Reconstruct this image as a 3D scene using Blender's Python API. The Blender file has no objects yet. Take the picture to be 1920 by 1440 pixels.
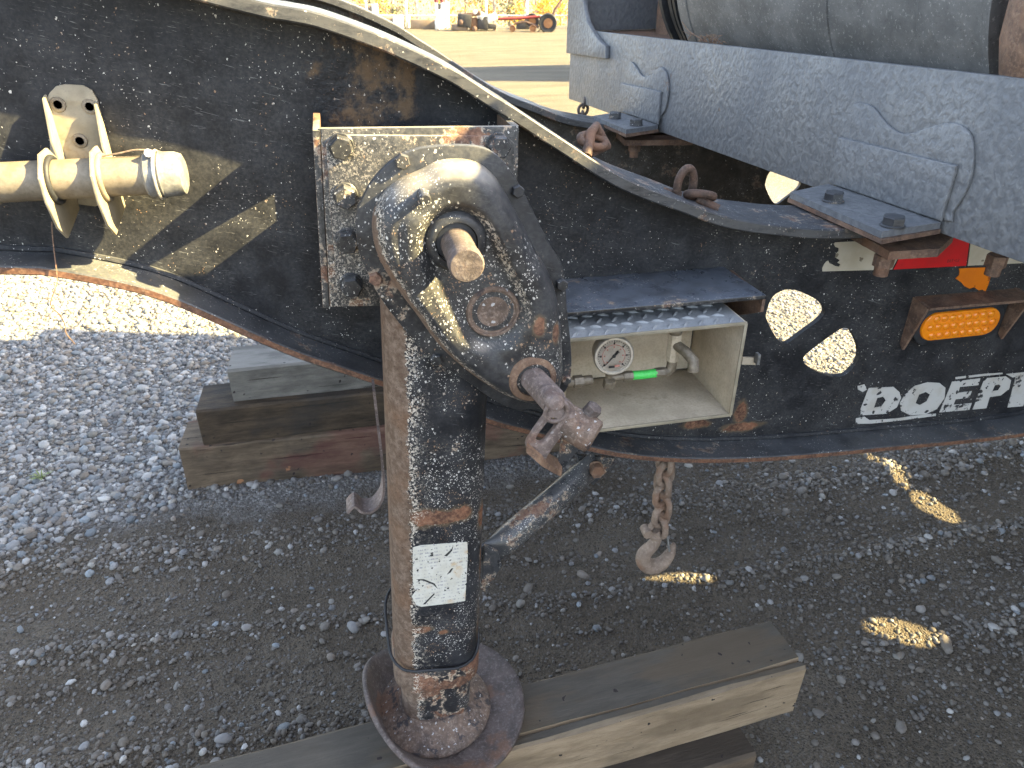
import bpy, bmesh, math, random
import numpy as np
from mathutils import Vector, Matrix
random.seed(7); RNG = np.random.default_rng(7)
SC = bpy.context.scene
COL = SC.collection
rad = math.radians

# ------------------------------------------------------------------ camera, sky, sun, exposure
F = 1371.0; TH = rad(29.3); PS = rad(12.2)
CP = np.array([0.0, -1.25, 1.65])
FH = np.array([math.sin(PS), math.cos(PS), 0.0]); RT = np.array([math.cos(PS), -math.sin(PS), 0.0]); ZU = np.array([0, 0, 1.0])
FW = FH*math.cos(TH) - ZU*math.sin(TH); UP = ZU*math.cos(TH) + FH*math.sin(TH)
cam = bpy.data.cameras.new('camera'); co = bpy.data.objects.new('camera', cam); COL.objects.link(co)
cam.sensor_width = 36; cam.lens = F/1920*36; cam.clip_start = 0.05; cam.clip_end = 1500
cam.dof.use_dof = True; cam.dof.focus_distance = 1.25; cam.dof.aperture_fstop = 11
co.matrix_world = Matrix(((RT[0], UP[0], -FW[0], CP[0]), (RT[1], UP[1], -FW[1], CP[1]), (RT[2], UP[2], -FW[2], CP[2]), (0, 0, 0, 1)))
SC.camera = co
SUN = Vector((0.81, -0.24, 0.53)).normalized()
world = bpy.data.worlds.new('World'); SC.world = world; world.use_nodes = True
wn = world.node_tree; sky = wn.nodes.new('ShaderNodeTexSky'); sky.sky_type = 'NISHITA'; sky.sun_disc = False
sky.sun_elevation = math.asin(SUN.z); sky.sun_rotation = math.atan2(SUN.x, SUN.y)
sky.air_density = 1.0; sky.dust_density = 1.5; sky.ozone_density = 1.0
bg = wn.nodes['Background']; hs_ = wn.nodes.new('ShaderNodeHueSaturation'); hs_.inputs['Saturation'].default_value = .66; wn.links.new(sky.outputs[0], hs_.inputs['Color']); wn.links.new(hs_.outputs[0], bg.inputs[0]); bg.inputs[1].default_value = 0.085
sl = bpy.data.lights.new('sun', 'SUN'); sl.energy = 4.6; sl.angle = rad(0.55); sl.color = (1.0, 0.80, 0.39)
so = bpy.data.objects.new('sun', sl); COL.objects.link(so); so.location = (6, -4, 8)
so.rotation_euler = SUN.to_track_quat('Z', 'Y').to_euler()
SC.view_settings.view_transform = 'Standard'; SC.view_settings.look = 'None'
SC.view_settings.exposure = 3.3; SC.view_settings.gamma = 1.0
try:
    SC.cycles.use_denoising = True; SC.cycles.max_bounces = 5; SC.cycles.use_adaptive_sampling = True; SC.cycles.adaptive_threshold = .02
except Exception: pass

# ------------------------------------------------------------------ pixel of the photograph -> place on a plane
def ray(x, y): return FW + RT*(x-960)/F + UP*(720-y)/F
def W(x, y, X=None, Y=None, Z=None):
    d = ray(x, y)
    for i, v in enumerate((X, Y, Z)):
        if v is not None: return CP + d*((v-CP[i])/d[i])
def WL(pts, **k): return [W(x, y, **k) for x, y in pts]
def crop(pts, ox, oy, s): return [(ox+x/s, oy+y/s) for x, y in pts]

# ------------------------------------------------------------------ mesh helpers (all meshes in world coordinates)
def finish(o, parent, mat, smooth=None):
    me = o.data
    if mat: me.materials.append(mat)
    if smooth is not None:
        me.polygons.foreach_set('use_smooth', [True]*len(me.polygons))
        if smooth < 179: me.set_sharp_from_angle(angle=rad(smooth))
    COL.objects.link(o)
    if parent:
        o.parent = parent
        o.matrix_parent_inverse = base_of(parent)
    return o
BASES = {}
def base_of(p): return Matrix.Translation(-Vector(BASES.get(p.name, (0, 0, 0))))
def mk(name, vs, fs, mat, parent=None, smooth=None):
    me = bpy.data.meshes.new(name); me.from_pydata([tuple(map(float, v)) for v in vs], [], fs); me.update()
    bm = bmesh.new(); bm.from_mesh(me); bmesh.ops.recalc_face_normals(bm, faces=bm.faces); bm.to_mesh(me); bm.free()
    return finish(bpy.data.objects.new(name, me), parent, mat, smooth)
def thing(name, label, cat, loc, group=None):
    o = bpy.data.objects.new(name, None); COL.objects.link(o); o.location = tuple(map(float, loc)); o.empty_display_size = .1
    BASES[o.name] = tuple(map(float, loc)); tag(o, label, cat, group); return o
def tag(o, label=None, cat=None, group=None, kind=None):
    if label: o['label'] = label
    if cat: o['category'] = cat
    if group: o['group'] = group
    if kind: o['kind'] = kind
    return o
class MB:
    def __init__(s): s.v = []; s.f = []
    def add(s, vs, fs):
        n = len(s.v); s.v += [tuple(map(float, v)) for v in vs]; s.f += [tuple(i+n for i in f) for f in fs]; return s
    def build(s, name, mat, parent=None, smooth=None): return mk(name, s.v, s.f, mat, parent, smooth)
def frame(axis, hint=(0, 0, 1)):
    a = np.array(axis, float); a /= np.linalg.norm(a); h = np.array(hint, float)
    if abs(a@h) > .95: h = np.array((1, 0, 0.)) if abs(a[0]) < .9 else np.array((0, 1, 0.))
    u = np.cross(h, a); u /= np.linalg.norm(u); v = np.cross(a, u); return u, v, a
def lathe_g(prof, origin, axis, n=32, cap=True, hint=(0, 0, 1)):
    u, v, a = frame(axis, hint); o = np.array(origin, float); vs = []; fs = []
    for r, h in prof:
        for i in range(n):
            t = 2*math.pi*i/n; vs.append(o + a*h + u*r*math.cos(t) + v*r*math.sin(t))
    for k in range(len(prof)-1):
        for i in range(n):
            j = (i+1) % n; fs.append((k*n+i, k*n+j, (k+1)*n+j, (k+1)*n+i))
    if cap: fs.append(tuple(range(n-1, -1, -1))); m = (len(prof)-1)*n; fs.append(tuple(range(m, m+n)))
    return vs, fs
def lathe(name, prof, origin, axis, mat, parent, n=32, smooth=40, hint=(0, 0, 1)):
    return mk(name, *lathe_g(prof, origin, axis, n, hint=hint), mat, parent, smooth)
def tube_g(path, r, n=10, closed=False, cap=True):
    P = [np.array(p, float) for p in path]; m = len(P); rr = r if hasattr(r, '__len__') else [r]*m; vs = []; fs = []
    u = None
    for i in range(m):
        if closed: t = P[(i+1) % m]-P[i-1]
        else: t = P[min(i+1, m-1)]-P[max(i-1, 0)]
        t = t/np.linalg.norm(t)
        if u is None: u, v, _ = frame(t)
        else:
            u = u - t*(u@t); u /= np.linalg.norm(u); v = np.cross(t, u)
        for k in range(n):
            a = 2*math.pi*k/n; vs.append(P[i]+rr[i]*(u*math.cos(a)+v*math.sin(a)))
    for i in range(m if closed else m-1):
        b = ((i+1) % m)*n
        for k in range(n):
            l = (k+1) % n; fs.append((i*n+k, i*n+l, b+l, b+k))
    if cap and not closed: fs.append(tuple(range(n-1, -1, -1))); fs.append(tuple(range((m-1)*n, m*n)))
    return vs, fs
def tube(name, path, r, mat, parent, n=12, closed=False, smooth=50): return mk(name, *tube_g(path, r, n, closed), mat, parent, smooth)
def box_g(c, s, R=None, bev=0.0):
    bm = bmesh.new(); bmesh.ops.create_cube(bm, size=1)
    for v in bm.verts: v.co = Vector((v.co.x*s[0], v.co.y*s[1], v.co.z*s[2]))
    if bev: bmesh.ops.bevel(bm, geom=list(bm.edges), offset=bev, segments=2, affect='EDGES', profile=.5)
    M = Matrix.Translation(Vector(tuple(map(float, c)))) @ (R.to_4x4() if R else Matrix.Identity(4))
    bm.verts.index_update()
    vs = [tuple(M @ v.co) for v in bm.verts]; fs = [tuple(v.index for v in f.verts) for f in bm.faces]; bm.free(); return vs, fs
def box(name, c, s, mat, parent, R=None, bev=0.0, smooth=35): return mk(name, *box_g(c, s, R, bev), mat, parent, smooth if bev else None)
def axes_R(x, y, z): return Matrix((tuple(map(float, x)), tuple(map(float, y)), tuple(map(float, z)))).transposed()
def plate(name, loops, origin, ux, uy, t, mat, parent, bev=0.0, smooth=30, both=False):
    """flat plate: 2-D loops (first outer, rest holes) in the frame origin,ux,uy; its far face on the plane, thickness t towards ux x uy"""
    cu = bpy.data.curves.new(name, 'CURVE'); cu.dimensions = '2D'; cu.fill_mode = 'BOTH'; cu.extrude = max(t/2-bev, 1e-5); cu.bevel_depth = bev; cu.bevel_resolution = 1
    if bev: cu.offset = -bev
    for lp in loops:
        sp = cu.splines.new('POLY'); sp.points.add(len(lp)-1); sp.use_cyclic_u = True
        for p, q in zip(sp.points, lp): p.co = (float(q[0]), float(q[1]), 0, 1)
    tmp = bpy.data.objects.new('tmp', cu); COL.objects.link(tmp)
    dg = bpy.context.evaluated_depsgraph_get(); me = bpy.data.meshes.new_from_object(tmp.evaluated_get(dg)); me.name = name
    bpy.data.objects.remove(tmp); bpy.data.curves.remove(cu)
    x = np.array(ux, float); x /= np.linalg.norm(x); y = np.array(uy, float); y = y-x*(x@y); y /= np.linalg.norm(y); n = np.cross(x, y)
    o = np.array(origin, float) + (0 if both else n*t/2)
    M = Matrix(((x[0], y[0], n[0], o[0]), (x[1], y[1], n[1], o[1]), (x[2], y[2], n[2], o[2]), (0, 0, 0, 1)))
    me.transform(M); me.materials.clear()
    bm = bmesh.new(); bm.from_mesh(me); bmesh.ops.remove_doubles(bm, verts=bm.verts, dist=1e-5); bm.to_mesh(me); bm.free()
    return finish(bpy.data.objects.new(name, me), parent, mat, smooth)
def yplate(name, loops, Y, t, mat, parent, bev=0.0, smooth=30):
    """plate in the X-Z plane; loops of (x,z); rear face at Y, front face at Y-t"""
    return plate(name, loops, (0, Y, 0), (1, 0, 0), (0, 0, 1), t, mat, parent, bev, smooth)
def xz(pts, Y): return [(p[0], p[2]) for p in WL(pts, Y=Y)]
def catmull(P, k=6):
    P = [np.array(p, float) for p in P]; out = []
    for i in range(len(P)-1):
        a = P[max(i-1, 0)]; b = P[i]; c = P[i+1]; d = P[min(i+2, len(P)-1)]
        for j in range(k):
            t = j/k; out.append(.5*((2*b)+(c-a)*t+(2*a-5*b+4*c-d)*t*t+(3*b-a-3*c+d)*t**3))
    out.append(P[-1]); return out
def closed_cat(P, k=4):
    P = [np.array(p, float) for p in P]; n = len(P); out = []
    for i in range(n):
        a, b, c, d = P[i-1], P[i], P[(i+1) % n], P[(i+2) % n]
        for j in range(k):
            t = j/k; out.append(.5*((2*b)+(c-a)*t+(2*a-5*b+4*c-d)*t*t+(3*b-a-3*c+d)*t**3))
    return out
def hexbolt(name, c, axis, af, mat, parent, h=None, washer=True, rot=0.0):
    """hex head with chamfered crown and washer; af across flats"""
    u, v, a = frame(axis); c = np.array(c, float); R = af/math.sqrt(3); h = h or af*.62; m = MB()
    w = af*.12 if washer else 0
    if washer: m.add(*lathe_g([(af*.62, 0), (af*.62, w*.7), (af*.58, w)], c, a, 20))
    rings = [(R, w), (R, w+h*.82), (R*.86, w+h), (R*.55, w+h*1.0)]
    vs = []; fs = []
    for r, z in rings:
        for i in range(6): t = rot+math.pi/3*i; vs.append(c+a*z+u*r*math.cos(t)+v*r*math.sin(t))
    for k in range(3):
        for i in range(6): j = (i+1) % 6; fs.append((k*6+i, k*6+j, k*6+6+j, k*6+6+i))
    fs.append(tuple(range(18, 24)))
    m.add(vs, fs); return m.build(name, mat, parent, 30)

# ------------------------------------------------------------------ materials
class NT:
    def __init__(s, name):
        s.m = bpy.data.materials.new(name); s.m.use_nodes = True; s.t = s.m.node_tree; s.n = s.t.nodes; s.b = s.n['Principled BSDF']
        s.tc = s.n.new('ShaderNodeTexCoord'); s.obj = s.tc.outputs['Object']; s.geo = s.n.new('ShaderNodeNewGeometry')
    def set(s, sock, v):
        if isinstance(v, bpy.types.NodeSocket): s.t.links.new(v, sock)
        elif isinstance(v, (tuple, list)) and len(v) == 3 and sock.type == 'RGBA': sock.default_value = (*v, 1)
        else: sock.default_value = v
    def map(s, scale=(1, 1, 1), rot=(0, 0, 0), vec=None):
        n = s.n.new('ShaderNodeMapping'); s.set(n.inputs['Vector'], vec or s.obj); n.inputs['Scale'].default_value = scale; n.inputs['Rotation'].default_value = rot; return n.outputs[0]
    def noise(s, scale, detail=4, rough=.55, vec=None, dist=0.0, col=False):
        n = s.n.new('ShaderNodeTexNoise'); s.set(n.inputs['Vector'], vec or s.obj); n.inputs['Scale'].default_value = scale
        n.inputs['Detail'].default_value = detail; n.inputs['Roughness'].default_value = rough; n.inputs['Distortion'].default_value = dist
        return n.outputs['Color' if col else 'Fac']
    def vor(s, scale, vec=None, out='Distance', feature='F1', rand=1.0):
        n = s.n.new('ShaderNodeTexVoronoi'); n.feature = feature; s.set(n.inputs['Vector'], vec or s.obj); n.inputs['Scale'].default_value = scale; n.inputs['Randomness'].default_value = rand
        return n.outputs[out]
    def r(s, f, a, b, lo=0.0, hi=1.0):
        n = s.n.new('ShaderNodeMapRange'); n.interpolation_type = 'SMOOTHSTEP' if a < b else 'LINEAR'
        if a > b:
            lo, hi = hi, lo; a, b = b, a
        s.set(n.inputs['Value'], f); n.inputs['From Min'].default_value = a; n.inputs['From Max'].default_value = b; n.inputs['To Min'].default_value = lo; n.inputs['To Max'].default_value = hi
        n.interpolation_type = 'SMOOTHSTEP'; return n.outputs[0]
    def m_(s, op, a, b=0.0, clamp=False):
        n = s.n.new('ShaderNodeMath'); n.operation = op; n.use_clamp = clamp; s.set(n.inputs[0], a); s.set(n.inputs[1], b); return n.outputs[0]
    def mix(s, f, a, b, mode='MIX'):
        n = s.n.new('ShaderNodeMix'); n.data_type = 'RGBA'; n.blend_type = mode; s.set(n.inputs['Factor'], f); s.set(n.inputs[6], a); s.set(n.inputs[7], b); return n.outputs[2]
    def sep(s, v):
        n = s.n.new('ShaderNodeSeparateXYZ'); s.set(n.inputs[0], v); return n.outputs
    def dot(s, v, d):
        n = s.n.new('ShaderNodeVectorMath'); n.operation = 'DOT_PRODUCT'; s.set(n.inputs[0], v); n.inputs[1].default_value = d; return n.outputs['Value']
    def bump(s, h, strength=.5, dist=.003, normal=None):
        n = s.n.new('ShaderNodeBump'); s.set(n.inputs['Height'], h); n.inputs['Strength'].default_value = strength; n.inputs['Distance'].default_value = dist
        if normal: s.set(n.inputs['Normal'], normal)
        return n.outputs[0]
    def attr(s, name):
        n = s.n.new('ShaderNodeAttribute'); n.attribute_name = name; return n.outputs['Color']
    def out(s, col, rough=.5, metal=0.0, normal=None, spec=.5, **k):
        s.set(s.b.inputs['Base Color'], col); s.set(s.b.inputs['Roughness'], rough); s.set(s.b.inputs['Metallic'], metal); s.set(s.b.inputs['Specular IOR Level'], spec)
        if normal: s.set(s.b.inputs['Normal'], normal)
        for a, v in k.items(): s.set(s.b.inputs[a], v)
        return s.m
def mul(n, *a):
    x = a[0]
    for b in a[1:]: x = n.m_('MULTIPLY', x, b)
    return x
def specks(n, scale, size, density, vec=None):
    """small irregular chips: one per voronoi cell, random size, many cells empty"""
    a = n.n.new('ShaderNodeVectorMath'); a.operation = 'MULTIPLY_ADD'; n.set(a.inputs[0], n.noise(scale*1.3, 2, .6, vec, col=True)); a.inputs[1].default_value = (1.1/scale,)*3; n.set(a.inputs[2], vec or n.obj)
    w = a.outputs[0]; d = n.vor(scale, w); c = n.vor(scale, w, out='Color'); rnd = n.sep(c)[0]
    lim = n.m_('MULTIPLY', n.r(rnd, 1-density, 1.0), size)
    return n.m_('LESS_THAN', d, lim)
def rust_col(n, sc=1.0):
    a = n.noise(35*sc, 6, .7); b = n.noise(140*sc, 4, .7)
    c = n.mix(n.r(a, .35, .68), (.07, .036, .025), (.19, .088, .05)); return n.mix(n.r(b, .4, .75, 0, .6), c, (.28, .165, .10))

def paint(name, speck=.3, speck_sz=.34, rust=0.0, rust_lo=.60, blast=None, dust=.35, streak=.5, base=((.008, .009, .012), (.02, .0215, .026)), top_dust_sheen=.35, rough=(.34, .6), spots=(), film_min=.25, edge=None, spec=.45, dust_sheen_col=(.115, .12, .128)):
    n = NT(name)
    big = n.noise(3.5, 4, .6); mid = n.noise(22, 5, .65); fine = n.noise(160, 3, .7)
    col = n.mix(n.r(mid, .35, .7), *base)
    # wiped dust film
    film = n.m_('MULTIPLY', n.r(n.m_('ADD', n.m_('MULTIPLY', big, .6), n.m_('MULTIPLY', mid, .4)), .38, .64, film_min, 1.0), dust)
    grain = n.m_('ADD', n.m_('MULTIPLY', n.r(fine, .35, .7), .7), .3)
    col = n.mix(mul(n, film, grain), col, (.112, .108, .098))
    # dust on faces that look up; some parts get painted sheen in it
    nz = n.dot(n.geo.outputs['Normal'], (0, 0, 1))
    td = mul(n, n.r(nz, .45, .95), n.r(n.noise(14, 5, .65), .3, .6, .35, 1.0), top_dust_sheen); col = n.mix(td, col, dust_sheen_col)
    hgt = n.m_('MULTIPLY', fine, .25)
    if streak:
        v = n.map((7, 60, 60), vec=n.map(rot=(0, rad(-13), 0))); st = n.noise(7, 3, .65, v)
        sk = mul(n, n.r(st, .60, .72), n.r(n.noise(9, 2), .40, .62), streak); col = n.mix(sk, col, (.20, .195, .185))
        v2 = n.map((1.6, 20, 20), vec=n.map(rot=(0, rad(-17), 0))); s2 = n.noise(20, 3, .5, v2, 1.3)
        col = n.mix(mul(n, n.r(s2, .675, .71), n.r(n.noise(5, 2), .44, .62), streak, .7), col, (.24, .24, .235))
    # stone chips
    dens = n.r(n.noise(7, 3, .6), .36, .64)
    v3 = n.map((1, 1, .8), (0, rad(25), 0))
    sp = n.m_('MAXIMUM', specks(n, 210, speck_sz, speck, v3), n.m_('MULTIPLY', specks(n, 400, speck_sz*1.05, speck*1.5, v3), n.r(dens, .2, .7)))
    sp = mul(n, sp, n.r(n.m_('ADD', dens, n.m_('MULTIPLY', n.noise(60, 2), .5)), .35, .6))
    spc = n.mix(n.r(n.noise(26, 2), .5, .62), (.50, .48, .44), (.25, .16, .10)); col = n.mix(sp, col, spc)
    rg = n.r(mid, .3, .7, rough[0], rough[1])
    if rust:
        rn = n.noise(11, 7, .66); rm = n.m_('MULTIPLY', n.r(rn, rust_lo, rust_lo+.035), rust)
        halo = mul(n, n.r(rn, rust_lo-.03, rust_lo), n.r(n.noise(120, 3, .7), .48, .56), rust)
        col = n.mix(halo, col, (.42, .33, .24)); rc = rust_col(n); col = n.mix(rm, col, rc); rg = n.m_('MAXIMUM', rg, n.m_('MULTIPLY', rm, .85)); hgt = n.m_('ADD', hgt, n.m_('MULTIPLY', rm, -.5))
    if edge:
        ny = n.dot(n.geo.outputs['True Normal'], (0, -1, 0)); ek = n.m_('ADD', ny, n.m_('MULTIPLY', n.m_('SUBTRACT', n.noise(28, 5, .7), .5), .5))
        em = n.m_('MULTIPLY', n.r(ek, .72, .86), .92)
        if edge == 'rust': col = n.mix(em, col, rust_col(n))
        else: col = n.mix(n.m_('MULTIPLY', em, n.r(n.noise(20, 5, .75, n.map((1, 1, 5))), .36, .58)), col, (.075, .074, .072))
    if spots:
        wig = n.m_('MULTIPLY', n.m_('SUBTRACT', n.noise(45, 5, .7), .5), 1.5)
        for kd in ('rust', 'scar'):
            e = None
            for (c_, sx, sz, kind) in spots:
                if kind != kd: continue
                vm = n.n.new('ShaderNodeVectorMath'); vm.operation = 'SUBTRACT'; n.set(vm.inputs[0], n.obj); vm.inputs[1].default_value = tuple(map(float, c_))
                ln = n.n.new('ShaderNodeVectorMath'); ln.operation = 'LENGTH'; n.set(ln.inputs[0], n.map((1/sx, 6, 1/sz), vec=vm.outputs[0]))
                e = ln.outputs['Value'] if e is None else n.m_('MINIMUM', e, ln.outputs['Value'])
            if e is None: continue
            e = n.m_('ADD', e, wig)
            if kd == 'rust':
                core = n.r(e, .92, .80); col = n.mix(mul(n, n.r(e, 1.35, .85), .6), col, (.13, .09, .05)); col = n.mix(core, col, rust_col(n)); rg = n.m_('MAXIMUM', rg, n.m_('MULTIPLY', core, .85))
            else:
                col = n.mix(mul(n, n.r(e, 1.1, .8), n.r(mid, .44, .62), .7), col, (.15, .095, .05)); hgt = n.m_('ADD', hgt, mul(n, n.r(e, 1.1, .7), n.noise(70, 3, .7), 5.0))
    if blast:
        # faces that look forward (down the road) are blasted to brown metal
        nx = n.dot(n.geo.outputs['Normal'], blast); k = n.m_('ADD', nx, n.m_('MULTIPLY', n.m_('SUBTRACT', n.noise(34, 7, .82), .5), .95))
        bm_ = n.r(k, .36, .42); fr = mul(n, n.r(k, .0, .36), n.m_('GREATER_THAN', n.noise(230, 3, .75), .535))
        bc = n.mix(n.r(n.noise(90, 5, .7), .35, .7), (.095, .062, .042), (.185, .135, .10)); bc = n.mix(n.r(n.noise(16, 3), .45, .7, 0, .45), bc, (.16, .085, .045)); bc = n.mix(n.r(n.noise(300, 2), .58, .7, 0, .5), bc, (.03, .025, .02))
        col = n.mix(fr, col, (.52, .46, .38)); col = n.mix(bm_, col, bc); rg = n.m_('MAXIMUM', rg, n.m_('MULTIPLY', bm_, .8))
    return n.out(col, rg, 0, n.bump(hgt, .35, .002), spec)
def rusty(name, a=(.085, .055, .042), b=(.20, .125, .085), hi=(.30, .20, .14), paintbits=0.0, sc=1.0):
    n = NT(name); f = n.noise(30*sc, 7, .7); g = n.noise(150*sc, 4, .75)
    c = n.mix(n.r(f, .35, .66), a, b); c = n.mix(n.r(g, .46, .75, 0, .7), c, hi); c = n.mix(n.r(n.noise(12*sc, 4), .56, .66, 0, .5), c, (.20, .10, .055))
    if paintbits: c = n.mix(n.m_('MULTIPLY', n.r(n.noise(24, 6, .7), .54, .60), paintbits), c, (.022, .024, .03)); c = n.mix(n.m_('MULTIPLY', specks(n, 150, .36, .3), paintbits), c, (.42, .42, .42))
    return n.out(c, n.r(f, .3, .7, .55, .85), .0, n.bump(n.m_('ADD', f, n.m_('MULTIPLY', g, .4)), .6, .004), .35)

M = {}
def spot(x, y, Y, sx, sz, kind='rust'): return (W(x, y, Y=Y), sx, sz, kind)
M['web'] = paint('black_paint_beam', speck=.10, speck_sz=.30, rust=.4, rust_lo=.72, dust=.40, streak=.8, spec=.22, rough=(.42, .66), spots=[spot(1392, 800, -.012, .045, .013), spot(1390, 772, -.012, .016, .030), spot(1305, 796, -.012, .034, .011), spot(665, 145, -.012, .065, .075, 'scar'), spot(730, 165, -.012, .045, .085, 'scar')])
M['flange'] = paint('black_paint_flange', speck=.16, rust=.6, rust_lo=.60, dust=.7, streak=.6, top_dust_sheen=.85, base=((.014, .015, .019), (.032, .034, .04)), edge='scuff', dust_sheen_col=(.055, .06, .068))
M['bflange'] = paint('black_paint_lower_flange', speck=.16, rust=.5, rust_lo=.62, dust=.7, streak=.5, top_dust_sheen=.6, edge='rust')
M['shelf'] = paint('black_paint_shelf', speck=.12, rust=.6, rust_lo=.60, dust=.7, streak=.4, top_dust_sheen=.9, dust_sheen_col=(.11, .125, .15), rough=(.22, .42))  # bluish tone on upward faces is a painted sky reflection
M['leg'] = paint('black_paint_leg', speck=.66, speck_sz=.34, rust=.8, rust_lo=.665, blast=(-1, 0, 0), dust=.25, streak=.35, spec=.25, spots=[spot(800, 972, -.308, .030, .018), spot(845, 968, -.308, .036, .017), spot(870, 962, -.308, .014, .014), spot(785, 1183, -.308, .026, .009), spot(832, 1185, -.308, .010, .007), spot(905, 960, -.27, .012, .03), spot(905, 1180, -.27, .012, .09), spot(905, 1060, -.27, .008, .05)])
M['leg_low'] = paint('black_paint_leg_worn', speck=.5, speck_sz=.4, rust=1.0, rust_lo=.46, blast=(-1, 0, 0), dust=.5, streak=.3)
M['housing'] = paint('black_paint_housing', speck=.52, speck_sz=.36, rust=.8, rust_lo=.68, blast=(-.75, .6, -.42), dust=.5, streak=.3, top_dust_sheen=.75, dust_sheen_col=(.30, .275, .235), spots=[spot(1008, 605, -.35, .010, .016), spot(1040, 622, -.35, .006, .014)])  # pale tone on upward faces is dust brightened into painted sun glare
M['rim'] = paint('black_paint_rim', speck=.2, rust=.6, rust_lo=.64, dust=.5, streak=.2)
M['bracket'] = paint('black_paint_bracket', speck=.18, rust=.9, rust_lo=.575, blast=(-1, 0, -.15), dust=.85, streak=.2, film_min=.5, top_dust_sheen=.8, dust_sheen_col=(.3, .28, .24))  # top edges: dust colour lifted to paint a sunlit glow
M['bolt'] = paint('black_paint_bolt', speck=.35, rust=.8, rust_lo=.60, dust=.6, streak=0)
M['brace'] = paint('black_paint_brace', speck=.45, rust=.8, rust_lo=.57, dust=.7, streak=.1, base=((.018, .02, .025), (.04, .043, .05)), rough=(.25, .4))
M['inner'] = paint('black_paint_inside', speck=.08, rust=.4, rust_lo=.6, dust=.9, streak=0, base=((.03, .024, .017), (.075, .058, .04)))
M['rust'] = rusty('rusty_iron'); M['rust_orange'] = rusty('orange_rust', (.10, .06, .042), (.20, .125, .08), (.32, .22, .15))
M['shackle'] = rusty('dark_rusty_shackle', (.05, .034, .026), (.12, .07, .048), (.19, .12, .085))
M['link'] = rusty('worn_iron', (.10, .075, .066), (.19, .15, .135), (.33, .27, .24), .35)
M['chain'] = rusty('dusty_chain_iron', (.14, .10, .075), (.24, .18, .135), (.34, .265, .205))
M['shoe'] = rusty('iron_shoe', (.06, .047, .042), (.115, .09, .08), (.21, .18, .165)); M['disc'] = rusty('iron_foot', (.07, .05, .04), (.16, .11, .08), (.3, .24, .2), .8)

def gray_paint():
    n = NT('gray_lumpy_paint'); v = n.map((1, 1, .8)); lum = n.noise(85, 2, .5, v, .2); big = n.noise(5, 4); fine = n.noise(420, 3, .7)
    c = n.mix(n.r(lum, .3, .7), (.115, .12, .127), (.165, .17, .175)); c = n.mix(n.r(big, .35, .65, 0, .45), c, (.095, .102, .115))
    sp = specks(n, 190, .3, .12, n.map((1, 1, .6))); c = n.mix(n.m_('MULTIPLY', sp, .4), c, (.26, .255, .24))
    c = n.mix(n.r(n.noise(9, 6, .7), .66, .72, 0, .7), c, (.12, .075, .05))
    h = n.m_('ADD', n.r(lum, .25, .75), n.m_('MULTIPLY', fine, .08)); return n.out(c, n.r(big, .3, .7, .42, .6), 0, n.bump(h, .5, .003), .5)
M['gray'] = gray_paint()
def drum_mat():
    n = NT('scuffed_gray_drum'); a = n.noise(10, 5, .65); f = n.noise(130, 4, .8); c = n.mix(n.r(a, .32, .68), (.085, .087, .088), (.15, .15, .15))
    c = n.mix(n.r(f, .57, .66, 0, .6), c, (.33, .33, .31)); c = n.mix(n.r(f, .40, .32, 0, .5), c, (.03, .03, .028))
    return n.out(c, .62, 0, n.bump(f, .3, .003), .4)
M['drum'] = drum_mat()
def dull(name, a, b, sc=20, rough=.6, metal=0.0, stain=None, st=.5, bumpd=.001, grain=200):
    n = NT(name); f = n.noise(sc, 5, .65); g = n.noise(grain, 3, .7); c = n.mix(n.r(f, .32, .68), a, b); c = n.mix(n.r(g, .42, .7, 0, .35), c, tuple(x*.6 for x in a))
    if stain: c = n.mix(n.r(n.noise(sc*.5, 6, .7), .56, .68, 0, st), c, stain)
    return n.out(c, rough, metal, n.bump(g, .25, bumpd), .45)
M['galv'] = dull('dusty_galvanised_sheet', (.40, .335, .245), (.54, .46, .345), 14, .55, .0, (.17, .125, .07), .6)
M['alu'] = dull('tread_plate_aluminium', (.24, .25, .255), (.34, .35, .355), 18, .45, .2, (.16, .155, .145), .5)
M['cream'] = dull('weathered_bare_bracket', (.21, .18, .125), (.31, .27, .195), 25, .6, 0, (.24, .17, .09), .5)
M['pipe'] = dull('dusty_pipe', (.145, .12, .085), (.225, .19, .14), 30, .55, 0, (.16, .12, .08), .5)
M['pipecap'] = dull('silvery_end_cap', (.13, .13, .125), (.24, .235, .22), 60, .5, .1, (.16, .14, .12), .6)
M['rubber'] = dull('black_rubber', (.010, .011, .013), (.024, .025, .028), 40, .6)
M['brass'] = dull('dusty_fitting', (.14, .115, .08), (.24, .20, .15), 90, .5, .2)
M['steel'] = dull('bright_steel_rim', (.50, .47, .42), (.62, .59, .53), 80, .35, .5)
M['green'] = dull('green_hose', (.05, .50, .08), (.08, .62, .11), 60, .4)
def dial_mat():
    n = NT('dial_face'); f = n.noise(70, 4); return n.out(n.mix(n.r(f, .3, .7), (.52, .46, .38), (.64, .58, .5)), .5)
M['dial'] = dial_mat(); M['ink'] = dull('black_ink', (.02, .02, .02), (.04, .04, .04)); M['pink'] = dull('faded_red_print', (.45, .16, .12), (.52, .26, .2), 90)
def tape(name, a, b):
    n = NT(name); f = n.noise(30, 5); x = n.vor(330, n.map((1, 1, 1), (0, rad(45), 0)), rand=0.0); c = n.mix(n.r(f, .35, .7, 0, .6), a, b); c = n.mix(n.r(x, .25, .5, 0, .16), c, tuple(v*.55 for v in a))
    c = n.mix(specks(n, 70, .33, .18), c, tuple(v*.45 for v in b)); return n.out(c, .35)
M['tape_w'] = tape('white_reflective_tape', (.50, .455, .36), (.38, .33, .24)); M['tape_r'] = tape('red_reflective_tape', (.60, .012, .014), (.45, .02, .02)); M['sticker'] = tape('orange_reflector', (.72, .19, .005), (.6, .15, .01))
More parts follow.
